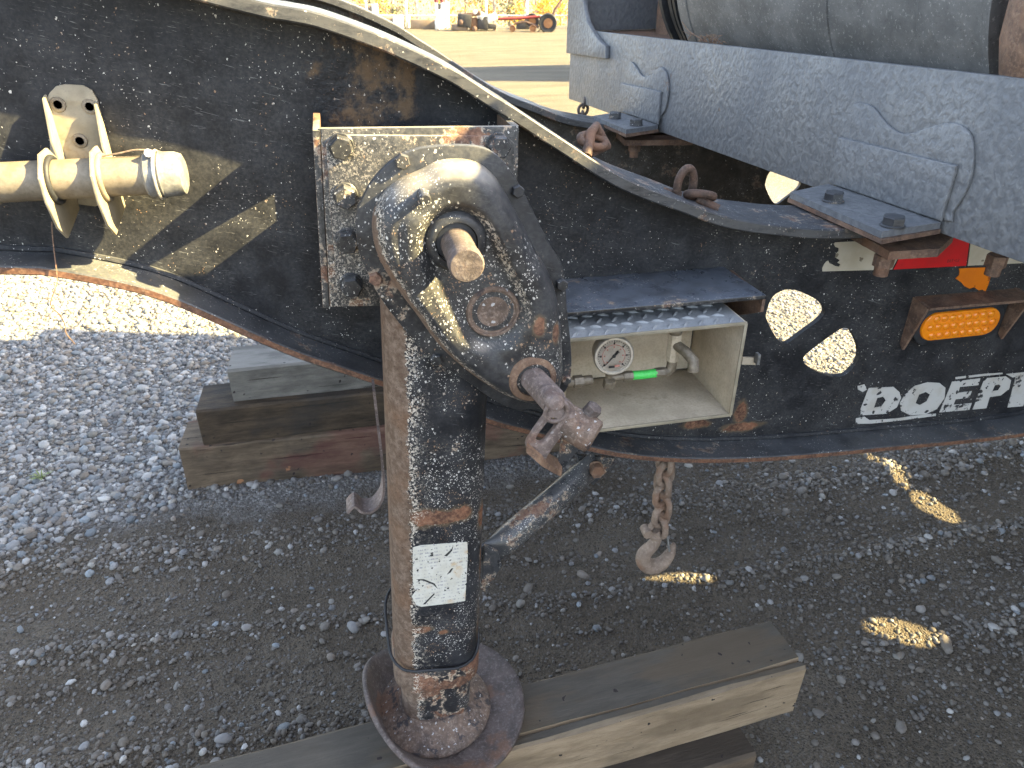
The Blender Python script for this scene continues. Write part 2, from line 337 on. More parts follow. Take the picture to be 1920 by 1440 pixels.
def amber():
    n = NT('amber_lens'); return n.out(n.mix(n.noise(60, 2), (.80, .20, .004), (.85, .30, .01)), .18, 0, None, .5, **{'Subsurface Weight': .25, 'Subsurface Radius': (.02, .008, .002), 'Coat Weight': .5})
M['amber'] = amber()
def worn_letters():
    n = NT('worn_white_lettering'); f = n.noise(42, 6, .72); g = n.noise(14, 3)
    hole = n.m_('MAXIMUM', n.r(n.m_('ADD', f, n.m_('MULTIPLY', g, .35)), .76, .78), specks(n, 75, .42, .3))
    c = n.mix(n.r(n.noise(25, 4), .5, .7, 0, .5), (.46, .45, .42), (.36, .32, .26)); return n.out(n.mix(hole, c, (.022, .023, .026)), .5)
M['letters'] = worn_letters()
def paper():
    n = NT('stained_instruction_label'); z = n.sep(n.obj); f = n.noise(45, 5, .7)
    c = n.mix(n.r(f, .3, .7), (.46, .44, .37), (.56, .55, .49))
    row = n.m_('FRACT', n.m_('MULTIPLY', z[2], 130.0)); line = n.m_('LESS_THAN', row, .42)
    words = n.r(n.noise(1, 3, .7, n.map((330, 1, 65))), .50, .58); words = mul(n, words, line, n.r(n.noise(22, 3), .36, .5), .8); c = n.mix(words, c, (.22, .22, .24))
    c = n.mix(n.r(n.noise(20, 5), .56, .70, 0, .8), c, (.45, .27, .10)); c = n.mix(specks(n, 160, .42, .22), c, (.03, .03, .03)); return n.out(c, .6)
M['paper'] = paper()
def wood(name, a, b, dark=.4, red=0.0, stain=(.03, .028, .026), top=.6):
    n = NT(name); v = n.map((1.2, 24, 24)); g = n.noise(3.0, 7, .75, n.map((2.5, 14, 14)), .25); g2 = n.noise(16, 4, .75, n.map((1.6, 14, 14))); big = n.noise(4.5, 4, .6)
    c = n.mix(n.r(g, .3, .7), a, b); crk = n.noise(5, 2, .5, n.map((.7, 22, 22)), .3); c = n.mix(n.r(crk, .665, .69, 0, .85), c, (.02, .016, .012)); c = n.mix(n.r(g2, .56, .70, 0, .5), c, tuple(x*.45 for x in a)); c = n.mix(n.r(big, .48, .68, 0, dark), c, stain)
    if red: c = n.mix(n.m_('MULTIPLY', n.r(n.noise(3, 4), .52, .6), red), c, (.16, .03, .03)); c = n.mix(n.r(n.noise(9, 4), .69, .72), c, (.32, .16, .08))
    # top faces toned darker than the sides; negative top makes them paler
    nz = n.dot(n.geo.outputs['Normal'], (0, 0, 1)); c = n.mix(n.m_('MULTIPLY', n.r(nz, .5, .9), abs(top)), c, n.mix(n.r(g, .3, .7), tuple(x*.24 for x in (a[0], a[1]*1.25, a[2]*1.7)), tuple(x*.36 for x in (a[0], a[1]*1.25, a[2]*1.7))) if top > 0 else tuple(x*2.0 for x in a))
    ex = n.r(n.m_('ABSOLUTE', n.dot(n.tc.outputs['Normal'], (1, 0, 0))), .7, .9); vm = n.n.new('ShaderNodeVectorMath'); vm.operation = 'SUBTRACT'; n.set(vm.inputs[0], n.obj); vm.inputs[1].default_value = (0, .05, -.02)
    ln = n.n.new('ShaderNodeVectorMath'); ln.operation = 'LENGTH'; n.set(ln.inputs[0], n.map((0, 1, 1), vec=vm.outputs[0])); ring = n.m_('FRACT', n.m_('ADD', n.m_('MULTIPLY', ln.outputs['Value'], 130.0), n.m_('MULTIPLY', n.noise(14, 3), 2.0)))
    eg = n.mix(n.r(ring, .2, .9), tuple(x*.75 for x in a), tuple(x*.95 for x in b)); eg = n.mix(n.r(n.noise(60, 4), .45, .7, 0, .6), eg, tuple(x*.45 for x in a)); c = n.mix(ex, c, eg)
    c = n.mix(n.r(n.noise(2.2, 5, .6, n.map((1, 3, 3))), .50, .62, 0, .55), c, tuple(x*.5 for x in a)); c = n.mix(specks(n, 60, .30, .12), c, (.025, .02, .018))
    h = n.m_('ADD', g, n.m_('MULTIPLY', g2, .7)); return n.out(c, .78, 0, n.bump(h, .6, .004), .25)
M['wood_tan'] = wood('sawn_tan_timber', (.215, .155, .095), (.32, .24, .155), .3, top=.94)
M['wood_dark'] = wood('oily_dark_timber', (.07, .053, .036), (.14, .10, .066), .5)
M['wood_gray'] = wood('weathered_gray_timber', (.10, .095, .085), (.18, .17, .15), .25, top=-.6)
M['wood_brown'] = wood('brown_oily_timber', (.030, .023, .016), (.085, .06, .038), .6, 0, top=.0)
M['wood_red'] = wood('brown_timber_with_red_paint', (.085, .062, .041), (.18, .132, .087), .45, .28, top=.0)

# ------------------------------------------------------------------ ground: one sheet, tyre ruts, drop beyond the fence
def sstep(x, a, b): t = np.clip((x-a)/(b-a), 0, 1); return t*t*(3-2*t)
_ph = RNG.uniform(0, 6.28, (40, 3)); _fr = np.concatenate([RNG.uniform(.6, 3, 14), RNG.uniform(4, 12, 14), RNG.uniform(14, 34, 12)])
def wob(x, y, a=0, b=40):
    s = np.zeros_like(np.asarray(x, float))
    for k in range(a, b):
        th = _ph[k, 0]; s = s + np.sin((x*np.cos(th)+y*np.sin(th))*_fr[k]+_ph[k, 1])/_fr[k]**.9
    return s
def dist_cam(x, y): return np.hypot(x-CP[0], y-CP[1])
def rut(x, y):
    v = y + .02*x + .03*np.sin(x*1.7)
    return v
def gz(x, y):
    x = np.asarray(x, float); y = np.asarray(y, float)
    near = 1-sstep(dist_cam(x, y), 6, 12)
    z = near*(.006*wob(x, y, 0, 14)*.5 + .006*wob(x, y, 14, 28)*.6 + .004*wob(x, y, 28, 40))
    v = rut(x, y)
    for c, w, h in ((.33, .04, .020), (.72, .07, .022), (-.02, .04, .016), (1.05, .06, .014), (.52, .10, -.014), (.16, .09, -.012), (.9, .08, -.010), (.20, .012, .008), (.26, .012, .007), (.45, .012, .007), (.58, .012, .007)):
        z = z + near*h*np.exp(-((v-c)/w)**2)*(.7+.3*np.sin(x*3+c*9))
    d = y*math.cos(PS)+x*math.sin(PS)
    z = z - 3.4*sstep(d, 29.0, 37.0)
    return z
def axis_pts(lo, hi, step, far):
    a = list(np.arange(lo, hi+1e-6, step)); s = step; x = hi; 
    while x < far: s *= 1.16; x += s; a.append(x)
    s = step; x = lo
    while x > -far: s *= 1.16; x -= s; a.insert(0, x)
    return np.array(a)
gx = axis_pts(-2.6, 3.2, .028, 600); gy = axis_pts(-1.2, 4.2, .028, 600)
XX, YY = np.meshgrid(gx, gy); ZZ = gz(XX, YY); nx_, ny_ = len(gx), len(gy)
V = np.stack([XX.ravel(), YY.ravel(), ZZ.ravel()], 1)
idx = np.arange(nx_*ny_).reshape(ny_, nx_); Q = np.stack([idx[:-1, :-1].ravel(), idx[:-1, 1:].ravel(), idx[1:, 1:].ravel(), idx[1:, :-1].ravel()], 1)
def np_mesh(name, V, Q, mat, smooth=True, col=None):
    me = bpy.data.meshes.new(name); nv, nf, k = len(V), len(Q), Q.shape[1]
    me.vertices.add(nv); me.vertices.foreach_set('co', V.astype(np.float32).ravel()); me.loops.add(nf*k); me.loops.foreach_set('vertex_index', Q.astype(np.int32).ravel())
    me.polygons.add(nf); me.polygons.foreach_set('loop_start', np.arange(0, nf*k, k, dtype=np.int32)); me.polygons.foreach_set('loop_total', np.full(nf, k, np.int32))
    if smooth: me.polygons.foreach_set('use_smooth', np.ones(nf, bool))
    if col is not None:
        at = me.color_attributes.new('tint', 'FLOAT_COLOR', 'POINT'); at.data.foreach_set('color', np.concatenate([col, np.ones((nv, 1))], 1).astype(np.float32).ravel())
    me.update(calc_edges=True); me.validate(); me.materials.append(mat); o = bpy.data.objects.new(name, me); COL.objects.link(o); return o
def ground_mat():
    n = NT('gravel_and_packed_dirt'); p = n.sep(n.obj)
    f = n.noise(3, 6, .7); g = n.noise(45, 6, .75); h = n.noise(190, 4, .7); cell = n.vor(120, out='Color'); cd = n.vor(120)
    dirt = n.mix(n.r(g, .3, .7), (.056, .043, .029), (.110, .089, .064)); dirt = n.mix(n.r(f, .4, .65, 0, .6), dirt, (.145, .119, .088))
    rnd = n.sep(cell)[0]; stone = n.mix(n.r(rnd, .2, .9), (.13, .125, .12), (.30, .29, .275)); stone = n.mix(n.r(cd, .35, .7, 0, .6), stone, (.075, .068, .06))
    dirt = n.mix(mul(n, n.m_('GREATER_THAN', rnd, .95), n.r(cd, .45, .3)), dirt, (.25, .24, .23))
    c2 = n.vor(230, out='Color'); d2 = n.vor(230); r2 = n.sep(c2)[1]
    dirt = n.mix(n.r(cd, .62, .30, 0, .65), dirt, n.mix(n.r(n.sep(cell)[2], .1, .95), (.040, .034, .027), (.150, .130, .105)))
    dirt = n.mix(n.r(d2, .6, .3, 0, .45), dirt, n.mix(r2, (.035, .03, .024), (.15, .132, .11)))
    edge = n.m_('ADD', p[1], n.m_('MULTIPLY', n.m_('SUBTRACT', f, .5), .5)); gm = n.r(edge, .85, 1.05)
    c = n.mix(gm, dirt, stone)
    # dry trampled yard further out
    d = n.m_('ADD', n.m_('MULTIPLY', p[1], math.cos(PS)), n.m_('MULTIPLY', p[0], math.sin(PS)))
    yv = n.map((.35, 1.6, 1), (0, 0, -PS)); ya = n.noise(1.6, 7, .7, yv); yb = n.noise(9, 5, .75, n.map((.5, 1.5, 1)))
    yard = n.mix(n.r(ya, .3, .7), (.10, .087, .063), (.165, .142, .10)); yard = n.mix(n.r(yb, .52, .72, 0, .75), yard, (.075, .058, .036)); yard = n.mix(n.r(h, .5, .7, 0, .35), yard, (.08, .065, .045))
    c = n.mix(n.r(n.m_('ADD', d, n.m_('MULTIPLY', f, 1.5)), 5.0, 8.0), c, yard)
    bank = n.mix(n.r(yb, .3, .7), (.16, .11, .07), (.30, .22, .14)); c = n.mix(n.r(d, 28, 29.5), c, bank)
    hb = n.m_('ADD', n.m_('MULTIPLY', g, .6), n.m_('ADD', n.m_('MULTIPLY', h, .35), n.m_('ADD', mul(n, n.r(cd, .6, 0.0), .8), n.m_('MULTIPLY', n.r(d2, .6, 0.0), .35))))
    return n.out(c, .9, 0, n.bump(hb, .8, .010), .2)
ground = np_mesh('ground', V, Q, ground_mat()); tag(ground, kind='structure')

# ------------------------------------------------------------------ pebbles
def ico(sub):
    bm = bmesh.new(); bmesh.ops.create_icosphere(bm, subdivisions=sub, radius=1); bm.verts.index_update()
    v = np.array([tuple(q.co) for q in bm.verts]); f = np.array([[q.index for q in g.verts] for g in bm.faces]); bm.free(); return v, f
def pebbles(name, x, y, s, sub, cols, mat, sink=.25):
    n = len(x); bv, bf = ico(sub); nv = len(bv)
    sc = np.stack([s*RNG.uniform(.8, 1.35, n), s*RNG.uniform(.65, 1.05, n), s*RNG.uniform(.42, .8, n)], 1)
    a = RNG.uniform(0, 6.283, n); t = RNG.normal(0, .28, n)
    jit = 1 + RNG.normal(0, .09, (n, nv, 1)); v = bv[None]*sc[:, None, :]*jit
    ct, st = np.cos(t)[:, None], np.sin(t)[:, None]; v = np.stack([v[..., 0]*ct-v[..., 2]*st, v[..., 1], v[..., 0]*st+v[..., 2]*ct], -1)
    ca, sa = np.cos(a)[:, None], np.sin(a)[:, None]; v = np.stack([v[..., 0]*ca-v[..., 1]*sa, v[..., 0]*sa+v[..., 1]*ca, v[..., 2]], -1)
    base = np.stack([x, y, gz(x, y)+sc[:, 2]*(1-2*sink)*RNG.uniform(.3, 1.2, n)], 1); v = v+base[:, None, :]
    f = bf[None]+(np.arange(n)*nv)[:, None, None]; col = np.repeat(cols, nv, 0)
    return tag(np_mesh(name, v.reshape(-1, 3), f.reshape(-1, 3), mat, True, col), kind='stuff')
def peb_cols(n, dusty):
    pal = np.array([(.40, .39, .375), (.30, .30, .30), (.50, .49, .47), (.36, .34, .30), (.24, .235, .235), (.56, .54, .51), (.33, .28, .23), (.27, .30, .32)])
    c = pal[RNG.integers(0, len(pal), n)]*RNG.uniform(.36, .74, (n, 1)); d = np.array((.085, .069, .052)); k = np.where(RNG.uniform(0, 1, n) < dusty, RNG.uniform(.6, .95, n), RNG.uniform(0, .25, n))[:, None]; return c*(1-k)+d*k
def peb_mat():
    n = NT('river_gravel'); t = n.attr('tint'); f = n.noise(260, 3, .7); g = n.noise(70, 3)
    c = n.mix(n.r(f, .3, .7, 0, .3), t, n.mix(.5, t, (.08, .075, .07))); c = n.mix(n.r(g, .5, .7, 0, .35), c, (.2, .19, .175)); return n.out(c, .72, 0, n.bump(f, .3, .0015), .35)
PEB = peb_mat()
def scatter(n, x0, x1, y0, y1, dens):
    x = RNG.uniform(x0, x1, n); y = RNG.uniform(y0, y1, n); k = RNG.uniform(0, 1, n) < dens(x, y); return x[k], y[k]
def inview(x, y, m=60):
    p = np.stack([x-CP[0], y-CP[1], -CP[2]+0*x], 1); d = p@FW; px = 960+F*(p@RT)/d; py = 720-F*(p@UP)/d; return (px > -m) & (px < 1920+m) & (py > -m) & (py < 1440+m) & (d > 0)
edge_w = lambda x, y: y + .16*wob(x*1.3, y*1.3, 0, 10)*.35
def d_bed(x, y): return sstep(edge_w(x, y), .86, 1.02)*(1-.55*sstep(x, .2, .9)*(1-sstep(y, 1.25, 1.6)))*(1-sstep(y, 4.0, 5.4)*.6)
x, y = scatter(165000, -3.6, 3.2, .7, 5.2, d_bed); k = inview(x, y, 150); x, y = x[k], y[k]
s = np.clip(RNG.lognormal(math.log(.0088), .42, len(x)), .004, .024)
s = s*np.where(x > 1.1, .6, 1.0); gravel_bed = pebbles('gravel_bed', x, y, s, 1, peb_cols(len(x), .10)*1.2, PEB, .3); tag(gravel_bed, 'bed of pale rounded gravel behind the trailer')
RIDGES = ((.33, .040, .7), (.72, .075, .8), (-.02, .04, .5), (1.05, .05, .6), (.20, .02, .3), (.52, .02, .25))
def ridge_of(x, y): v = rut(x, y); return sum(np.exp(-((v-c)/w)**2)*a for c, w, a in RIDGES)
def d_dirt(x, y):
    v = rut(x, y); e = edge_w(x, y)
    ridge = sum(np.exp(-((v-c)/w)**2)*a for c, w, a in RIDGES)
    return np.clip(.03+ridge*.75*(.35+.65*(wob(x*2, y*2, 0, 12) > 0)), 0, 1)*(1-sstep(e, .9, 1.05))+.10*sstep(x, .2, .9)*sstep(y, .8, 1.2)
x, y = scatter(85000, -1.6, 3.0, -.9, 2.2, d_dirt); k = inview(x, y, 150); x, y = x[k], y[k]
s = np.clip(RNG.lognormal(math.log(.0062), .42, len(x)), .003, .017)
pebs = pebbles('scattered_pebbles', x, y, s, 2, peb_cols(len(x), .68)*1.25, PEB, .3); tag(pebs, 'loose pebbles pressed into the dark dirt ruts')
x, y = scatter(110000, -1.6, 3.0, -.9, 1.4, lambda x, y: .12+.8*np.clip(ridge_of(x, y), 0, 1)+.25*(wob(x*3, y*3, 0, 14) > .4)); k = inview(x, y, 120); x, y = x[k], y[k]
s = np.clip(RNG.lognormal(math.log(.0042), .4, len(x)), .0022, .010)
grit = pebbles('dirt_grit', x, y, s, 1, peb_cols(len(x), .93), PEB, .3); tag(grit, 'dusty fine grit on the packed dirt under the trailer')
print('pebbles', len(gravel_bed.data.polygons), len(pebs.data.polygons), len(grit.data.polygons))

# ------------------------------------------------------------------ the trailer
T = thing('gooseneck_trailer', 'black gooseneck trailer frame with stone-chipped paint standing on a landing leg', 'trailer', (.1, .5, 0))
HW = .085
top_px = [(470, -2), (533, 11), (600, 25), (704, 62), (782, 96), (860, 135), (925, 177), (972, 206), (1017, 236), (1075, 274), (1120, 304), (1166, 331), (1212, 352), (1284, 378), (1364, 407), (1460, 423), (1594, 430)]
bot_px = [(0, 499), (90, 503), (240, 531), (337, 562), (450, 612), (562, 660), (712, 711), (914, 783), (986, 803), (1097, 834), (1184, 851), (1272, 858), (1359, 859), (1476, 854), (1656, 838), (1920, 811)]
tp = [(p[0], p[2]) for p in WL(top_px, Y=-HW)]; bp = [(p[0], p[2]) for p in WL(bot_px, Y=-HW)]
tp = [(-3.0, 1.80), (-1.2, 1.80), (-.62, 1.755), (-.32, 1.675)] + tp + [(1.2, 1.236), (2.72, 1.236)]
bp = [(-3.0, 1.36), (-1.6, 1.345), (-.9, 1.318)] + bp + [(1.62, bp[-1][1]+.03), (1.82, bp[-1][1]+.15), (2.0, bp[-1][1]+.22), (2.72, bp[-1][1]+.22)]  # unseen right end of the underside raised so a sun streak passes beneath
TC = [q for q in catmull(tp, 5)]; BC = [q for q in catmull(bp, 5)]
TT, TB = .019, .014
def ribbon(name, curve, y0, y1, t, mat, parent, up=True):
    """plate bent along an X-Z curve, its outer face on the curve"""
    n = len(curve); vs = []; fs = []
    for i, p in enumerate(curve):
        a = curve[min(i+1, n-1)]-curve[max(i-1, 0)]; a = a/np.linalg.norm(a); nn = np.array((-a[1], a[0])); q = p-nn*t
        c = .0022
        ring = [(p-nn*c, y0), (p, y0+c), (p, y1-c), (p-nn*c, y1), (q+nn*c, y1), (q, y1-c), (q, y0+c), (q+nn*c, y0)]
        vs += [(r[0][0], r[1], r[0][1]) for r in ring]
    for i in range(n-1):
        for k in range(8): l = (k+1) % 8; fs.append((i*8+k, i*8+l, i*8+8+l, i*8+8+k))
    fs += [tuple(range(8)), tuple(range(n*8-8, n*8))]
    return mk(name, vs, fs, mat, parent, 35)
hole1 = crop([(120, 440), (150, 400), (200, 375), (260, 373), (320, 395), (380, 425), (420, 455), (440, 490), (430, 525), (390, 565), (300, 630), (230, 682), (200, 685), (170, 670), (130, 610), (100, 545), (97, 510)], 1400, 420, 3.13)
hole2 = crop([(570, 598), (530, 603), (440, 665), (330, 750), (316, 790), (340, 820), (400, 855), (470, 878), (530, 880), (570, 865), (620, 810), (640, 760), (635, 700), (610, 640), (590, 610)], 1400, 420, 3.13)
h1 = closed_cat(xz(hole1, 0), 3); h2 = closed_cat(xz(hole2, 0), 3)
def beam(Y, hl, mat, dx=0.0):
    up = [np.array((q[0], q[1]-TT+.002)) for q in TC]; lo = [np.array((q[0], q[1]-.002)) for q in BC]
    b = plate('beam', [up + lo[::-1]] + hl, (0, Y, 0), (1, 0, 0), (0, 0, 1), .012, mat, T)
    ribbon('top_flange', TC, Y-HW, Y+HW, TT, M['flange'], b)
    lo2 = [np.array(q) for q in BC]
    ribbon('bottom_flange', lo2, Y-HW, Y+HW, TB, M['bflange'], b)
    # weld beads where web meets flanges
    for c, s, nm in ((TC, -TT-.003, 'weld_bead'), (BC, .003, 'weld_bead')):
        tube(nm, [(q[0], Y-.014, q[1]+s) for q in c[8:-2]], .006, mat, b, 6)
    return b
nb = beam(0.0, [h1, h2], M['web']); nb['label'] = 'near beam with two D-shaped cutouts'
YF = 1.06
fx = W(1462, 345, Y=YF); hm = np.mean(h1, 0); fh1 = [(q[0]+fx[0]-hm[0], q[1]+fx[2]-hm[1]) for q in h1]; fh2 = [(q[0]+fx[0]-hm[0], q[1]+fx[2]-hm[1]) for q in h2]
fb = beam(YF, [fh1, fh2], M['inner'])
# ---- reflective tape, reflector sticker, lettering
def px_plate(name, pts, Y, t, mat, parent, sub=None): return yplate(name, [closed_cat(xz(pts, Y), sub) if sub else xz(pts, Y)], Y, t, mat, parent)
def rag(pts, a, b, n, amp):
    out = []
    for i in range(n+1): t = i/n; out.append((a[0]+(b[0]-a[0])*t+RNG.uniform(-amp, amp), a[1]+(b[1]-a[1])*t+RNG.uniform(-amp, amp)))
    return out
YT = -.0125
left = crop([(190, 405), (190, 375), (205, 345), (225, 320), (240, 312), (250, 335), (275, 345), (300, 360), (330, 365), (345, 345), (320, 330), (340, 310), (300, 285), (305, 255), (330, 230), (330, 205), (300, 195), (288, 170), (300, 157)], 1500, 420, 4.571)
px_plate('reflective_tape', left+[(1588, 453), (1700, 449), (1672, 505)], YT, .0012, M['tape_w'], T)
px_plate('reflective_tape', [(1703, 449), (1818, 443), (1811, 498), (1675, 505)], YT, .0012, M['tape_r'], T)
px_plate('reflective_tape', [(1821, 443), (1960, 438), (1960, 491), (1814, 498)], YT, .0012, M['tape_w'], T)
# tiny tape code
def letter_strokes(ch):
    return {'D': [[(0, 0), (0, 1), (.55, .9), (.7, .5), (.55, .1), (0, 0)]], 'O': [[(.1, .1), (.1, .9), (.7, .9), (.7, .1), (.1, .1)]], 'T': [[(0, 1), (.8, 1)], [(.4, 1), (.4, 0)]], '-': [[(.1, .5), (.6, .5)]], 'C': [[(.7, .9), (.15, .9), (.15, .1), (.7, .1)]], '2': [[(.05, .85), (.4, 1), (.7, .75), (.05, 0), (.7, 0)]]}[ch]
mb = MB(); o0 = W(1776, 492, Y=YT-.0013); ex = W(1799, 490.5, Y=YT-.0013)-o0; lw = np.linalg.norm(ex)/6.2; ex /= np.linalg.norm(ex)
for i, ch in enumerate('DOT-C2'):
    for st in letter_strokes(ch):
        pth = [o0+ex*(i*lw*1.03+a*lw*.8)+np.array((0, 0, 1))*b*lw*1.3 for a, b in st]; mb.add(*tube_g(pth, .0005, 4))
mb.build('tape_code', M['ink'], T)
stk = crop([(1360, 380), (1410, 376), (1520, 372), (1610, 370), (1640, 385), (1638, 420), (1610, 520), (1585, 578), (1560, 560), (1530, 568), (1490, 540), (1450, 552), (1410, 535), (1380, 500), (1345, 475), (1330, 465), (1360, 440), (1365, 410)], 1500, 420, 4.571)
px_plate('reflector_sticker', stk, YT, .0014, M['sticker'], T)
# DOEPKER: heavy slanted letters; baseline and cap line follow the beam
O_ = lambda a: crop(a, 1400, 420, 3.13)
LET = [
 [[(715, 962), (860, 955), (895, 985), (905, 1020), (880, 1075), (820, 1112), (668, 1122), (668, 1085)], [(765, 1020), (745, 1078), (790, 1070), (815, 1035), (800, 1012)]],
 [[(985, 950), (1060, 928), (1130, 932), (1165, 960), (1160, 1020), (1115, 1085), (1050, 1115), (960, 1122), (905, 1095), (898, 1050), (930, 995)], [(1010, 1000), (990, 1050), (1015, 1062), (1055, 1040), (1075, 1000), (1050, 985)]],
 [[(1205, 925), (1370, 905), (1358, 945), (1250, 955), (1240, 990), (1320, 980), (1305, 1018), (1225, 1028), (1212, 1060), (1320, 1050), (1305, 1090), (1130, 1105)]],
 [[(1395, 905), (1520, 893), (1550, 915), (1540, 965), (1490, 1005), (1425, 1015), (1405, 1080), (1325, 1088)], [(1455, 945), (1440, 980), (1475, 975), (1490, 950), (1480, 940)]],
 [[(1580, 890), (1665, 882), (1645, 940), (1745, 874), (1850, 866), (1730, 950), (1790, 1050), (1690, 1060), (1650, 985), (1622, 1068), (1530, 1076)]],
 [[(1880, 864), (2080, 848), (2068, 885), (1945, 896), (1935, 930), (2040, 920), (2028, 955), (1924, 966), (1912, 1000), (2035, 990), (2022, 1030), (1825, 1046)]],
 [[(2110, 846), (2250, 836), (2285, 860), (2270, 905), (2215, 930), (2250, 1010), (2160, 1018), (2135, 950), (2110, 1022), (2030, 1030)], [(2170, 880), (2160, 905), (2195, 900), (2205, 880)]]]
for L_ in LET: yplate('letter', [xz(O_(l), -.0125) for l in L_], -.0125, .0010, M['letters'], T)
for pl in ([(640, 1140), (690, 1130), (720, 1150), (880, 1140), (1050, 1115), (1110, 1112), (1108, 1125), (880, 1155), (730, 1170), (640, 1172)], [(650, 950), (690, 940), (705, 970), (680, 985), (652, 970)], [(1225, 898), (1400, 878), (1500, 872), (1500, 880), (1400, 890), (1225, 910)], [(1520, 880), (1640, 868), (1800, 856), (1800, 864), (1620, 884), (1560, 900)]):
    yplate('lettering_border', [xz(O_(pl), -.0125)], -.0125, .0010, M['letters'], T)

# ---- marker light in its hood
ml = MB(); c0 = W(1798, 606, Y=-.03)
def stadium(c, L, H, n=14):
    out = []
    for i in range(n+1): a = -math.pi/2+math.pi*i/n; out.append((c[0]+L/2-H/2+H/2*math.cos(a), c[1]+H/2*math.sin(a)))
    for i in range(n+1): a = math.pi/2+math.pi*i/n; out.append((c[0]-L/2+H/2+H/2*math.cos(a), c[1]+H/2*math.sin(a)))
    return out
Lc = (c0[0], c0[2]); LL, LH = .196, .066
light = yplate('marker_light', [stadium(Lc, LL+.030, LH+.028)], -.010, .022, M['rubber'], T, .004)
lens = yplate('lens', [stadium(Lc, LL, LH)], -.026, .012, M['amber'], light, .004)
db = MB()
for r_ in range(3):
    nn = (8, 9, 8)[r_]
    for i in range(nn):
        db.add(*lathe_g([(.0082, 0), (.0076, .002), (.0055, .0036), (.002, .0044)], (Lc[0]+(i-(nn-1)/2)*.0195, -.0378, Lc[1]+(r_-1)*.0195), (0, -1, 0), 10))
db.build('lens_bead', M['amber'], light, 60)
hood = plate('light_hood', [[(0, 0), (.262, 0), (.262, .05), (0, .05)]], W(1716, 556, Y=-.012)+np.array((0, 0, 0)), (1, 0, -.01), (0, -1, -.12), .006, M['rust'], T)
hz = W(1716, 556, Y=-.012)
for xx in (hz[0]+.001, hz[0]+.255):
    plate('hood_side', [[(0, 0), (.048, -.006), (.012, -.120), (0, -.11)]], (xx, -.012, hz[2]-.001), (0, -1, 0), (0, 0, 1), .006, M['rust'], hood)

# ---- guard shelf above the gauge box, and the box
shz = W(1336, 502, Y=0)[2]
s0 = W(1040, 512, Y=0)[0]; s1 = W(1338, 502, Y=0)[0]; f1 = W(1430, 557, Y=-.17); 
sh = plate('guard_shelf', [[(s0-.07, 0), (s1+.015, 0), (f1[0]+.012, -.150), (s0-.07, -.152)]], (0, -.012, shz), (1, 0, -.004), (0, 1, 0), .008, M['shelf'], T, .0015)
mk('shelf_gusset', [(s1+.03, -.02, shz), (f1[0]+.013, -.160, shz-.001), (f1[0]+.013, -.160, shz-.028), (s1+.03, -.02, shz-.10), (s1+.024, -.02, shz), (f1[0]+.007, -.160, shz-.001), (f1[0]+.007, -.160, shz-.028), (s1+.024, -.02, shz-.10)],
   [(0, 1, 2, 3), (4, 5, 6, 7), (0, 1, 5, 4), (1, 2, 6, 5), (2, 3, 7, 6), (3, 0, 4, 7)], M['rust'], sh)
bx0, bx1 = .318, W(1398, 606, Y=-.2)[0]; bz0, bz1 = W(1370, 777, Y=-.2)[2], W(1398, 606, Y=-.2)[2]; byf, byb = -.2, -.016; tk = .004
gb = mk('gauge_box', *box_g(((bx0+bx1)/2, byb-.002, (bz0+bz1)/2), (bx1-bx0-.01, .003, bz1-bz0-.01)), M['galv'], T)
def sheet(nm, c, s, mat): return box(nm, c, s, mat, gb, None, .0008)
sheet('floor_sheet', ((bx0+bx1)/2, (byf+byb)/2, bz0), (bx1-bx0, byb-byf, tk), M['galv'])
top = sheet('tread_plate', ((bx0+bx1)/2, (byf+byb)/2, bz1), (bx1-bx0, byb-byf, tk), M['alu'])
sheet('side_sheet', (bx1, (byf+byb)/2, (bz0+bz1)/2), (tk, byb-byf-.0005, bz1-bz0+tk), M['galv']); sheet('side_sheet', (bx0, (byf+byb)/2, (bz0+bz1)/2), (tk, byb-byf-.0005, bz1-bz0+tk), M['galv'])
for nm, c, s in (('front_lip', ((bx0+bx1)/2, byf-.001, bz1), (bx1-bx0+.004, .003, .0065)), ('front_lip', ((bx0+bx1)/2, byf-.001, bz0), (bx1-bx0+.004, .003, .0065)), ('front_lip', (bx1, byf-.0015, (bz0+bz1)/2), (.0065, .003, bz1-bz0)), ('front_lip', (bx0, byf-.0015, (bz0+bz1)/2), (.0065, .003, bz1-bz0))): box(nm, c, s, M['cream'], gb, None, .0008)
lug_me = None
for r_ in range(7):
    for c_ in range(11):
        px_, py_ = bx0+.02+c_*.0285+(.0142 if r_ % 2 else 0), byf+.014+r_*.0225
        if px_ > bx1-.012 or py_ > byb-.01: continue
        ang = rad(48) if (r_ % 2 == 0) else rad(-18)
        if lug_me is None:
            lv, lf = lathe_g([(.5, 0), (.42, .5), (.2, .85), (.05, 1)], (0, 0, 0), (0, 0, 1), 10); lo = mk('tread_lug', lv, lf, M['alu'], top, 60); lug_me = lo.data
        else: lo = bpy.data.objects.new('tread_lug', lug_me); COL.objects.link(lo); lo.parent = top
        lo.matrix_parent_inverse = Matrix.Identity(4); lo.location = (px_, py_, bz1+tk/2-.0002); lo.scale = (.024, .0062, .0042); lo.rotation_euler = (0, 0, ang)
# latch tab beside the box
plate('latch_tab', [[(0, 0), (.03, -.004), (.03, .012), (0, .016)]], W(1389, 682, Y=-.1), (1, 0, 0), (0, 0, 1), .004, M['galv'], gb); box('latch_bolt', W(1420, 672, Y=-.11), (.006, .014, .022), M['pipecap'], gb, None, .001)
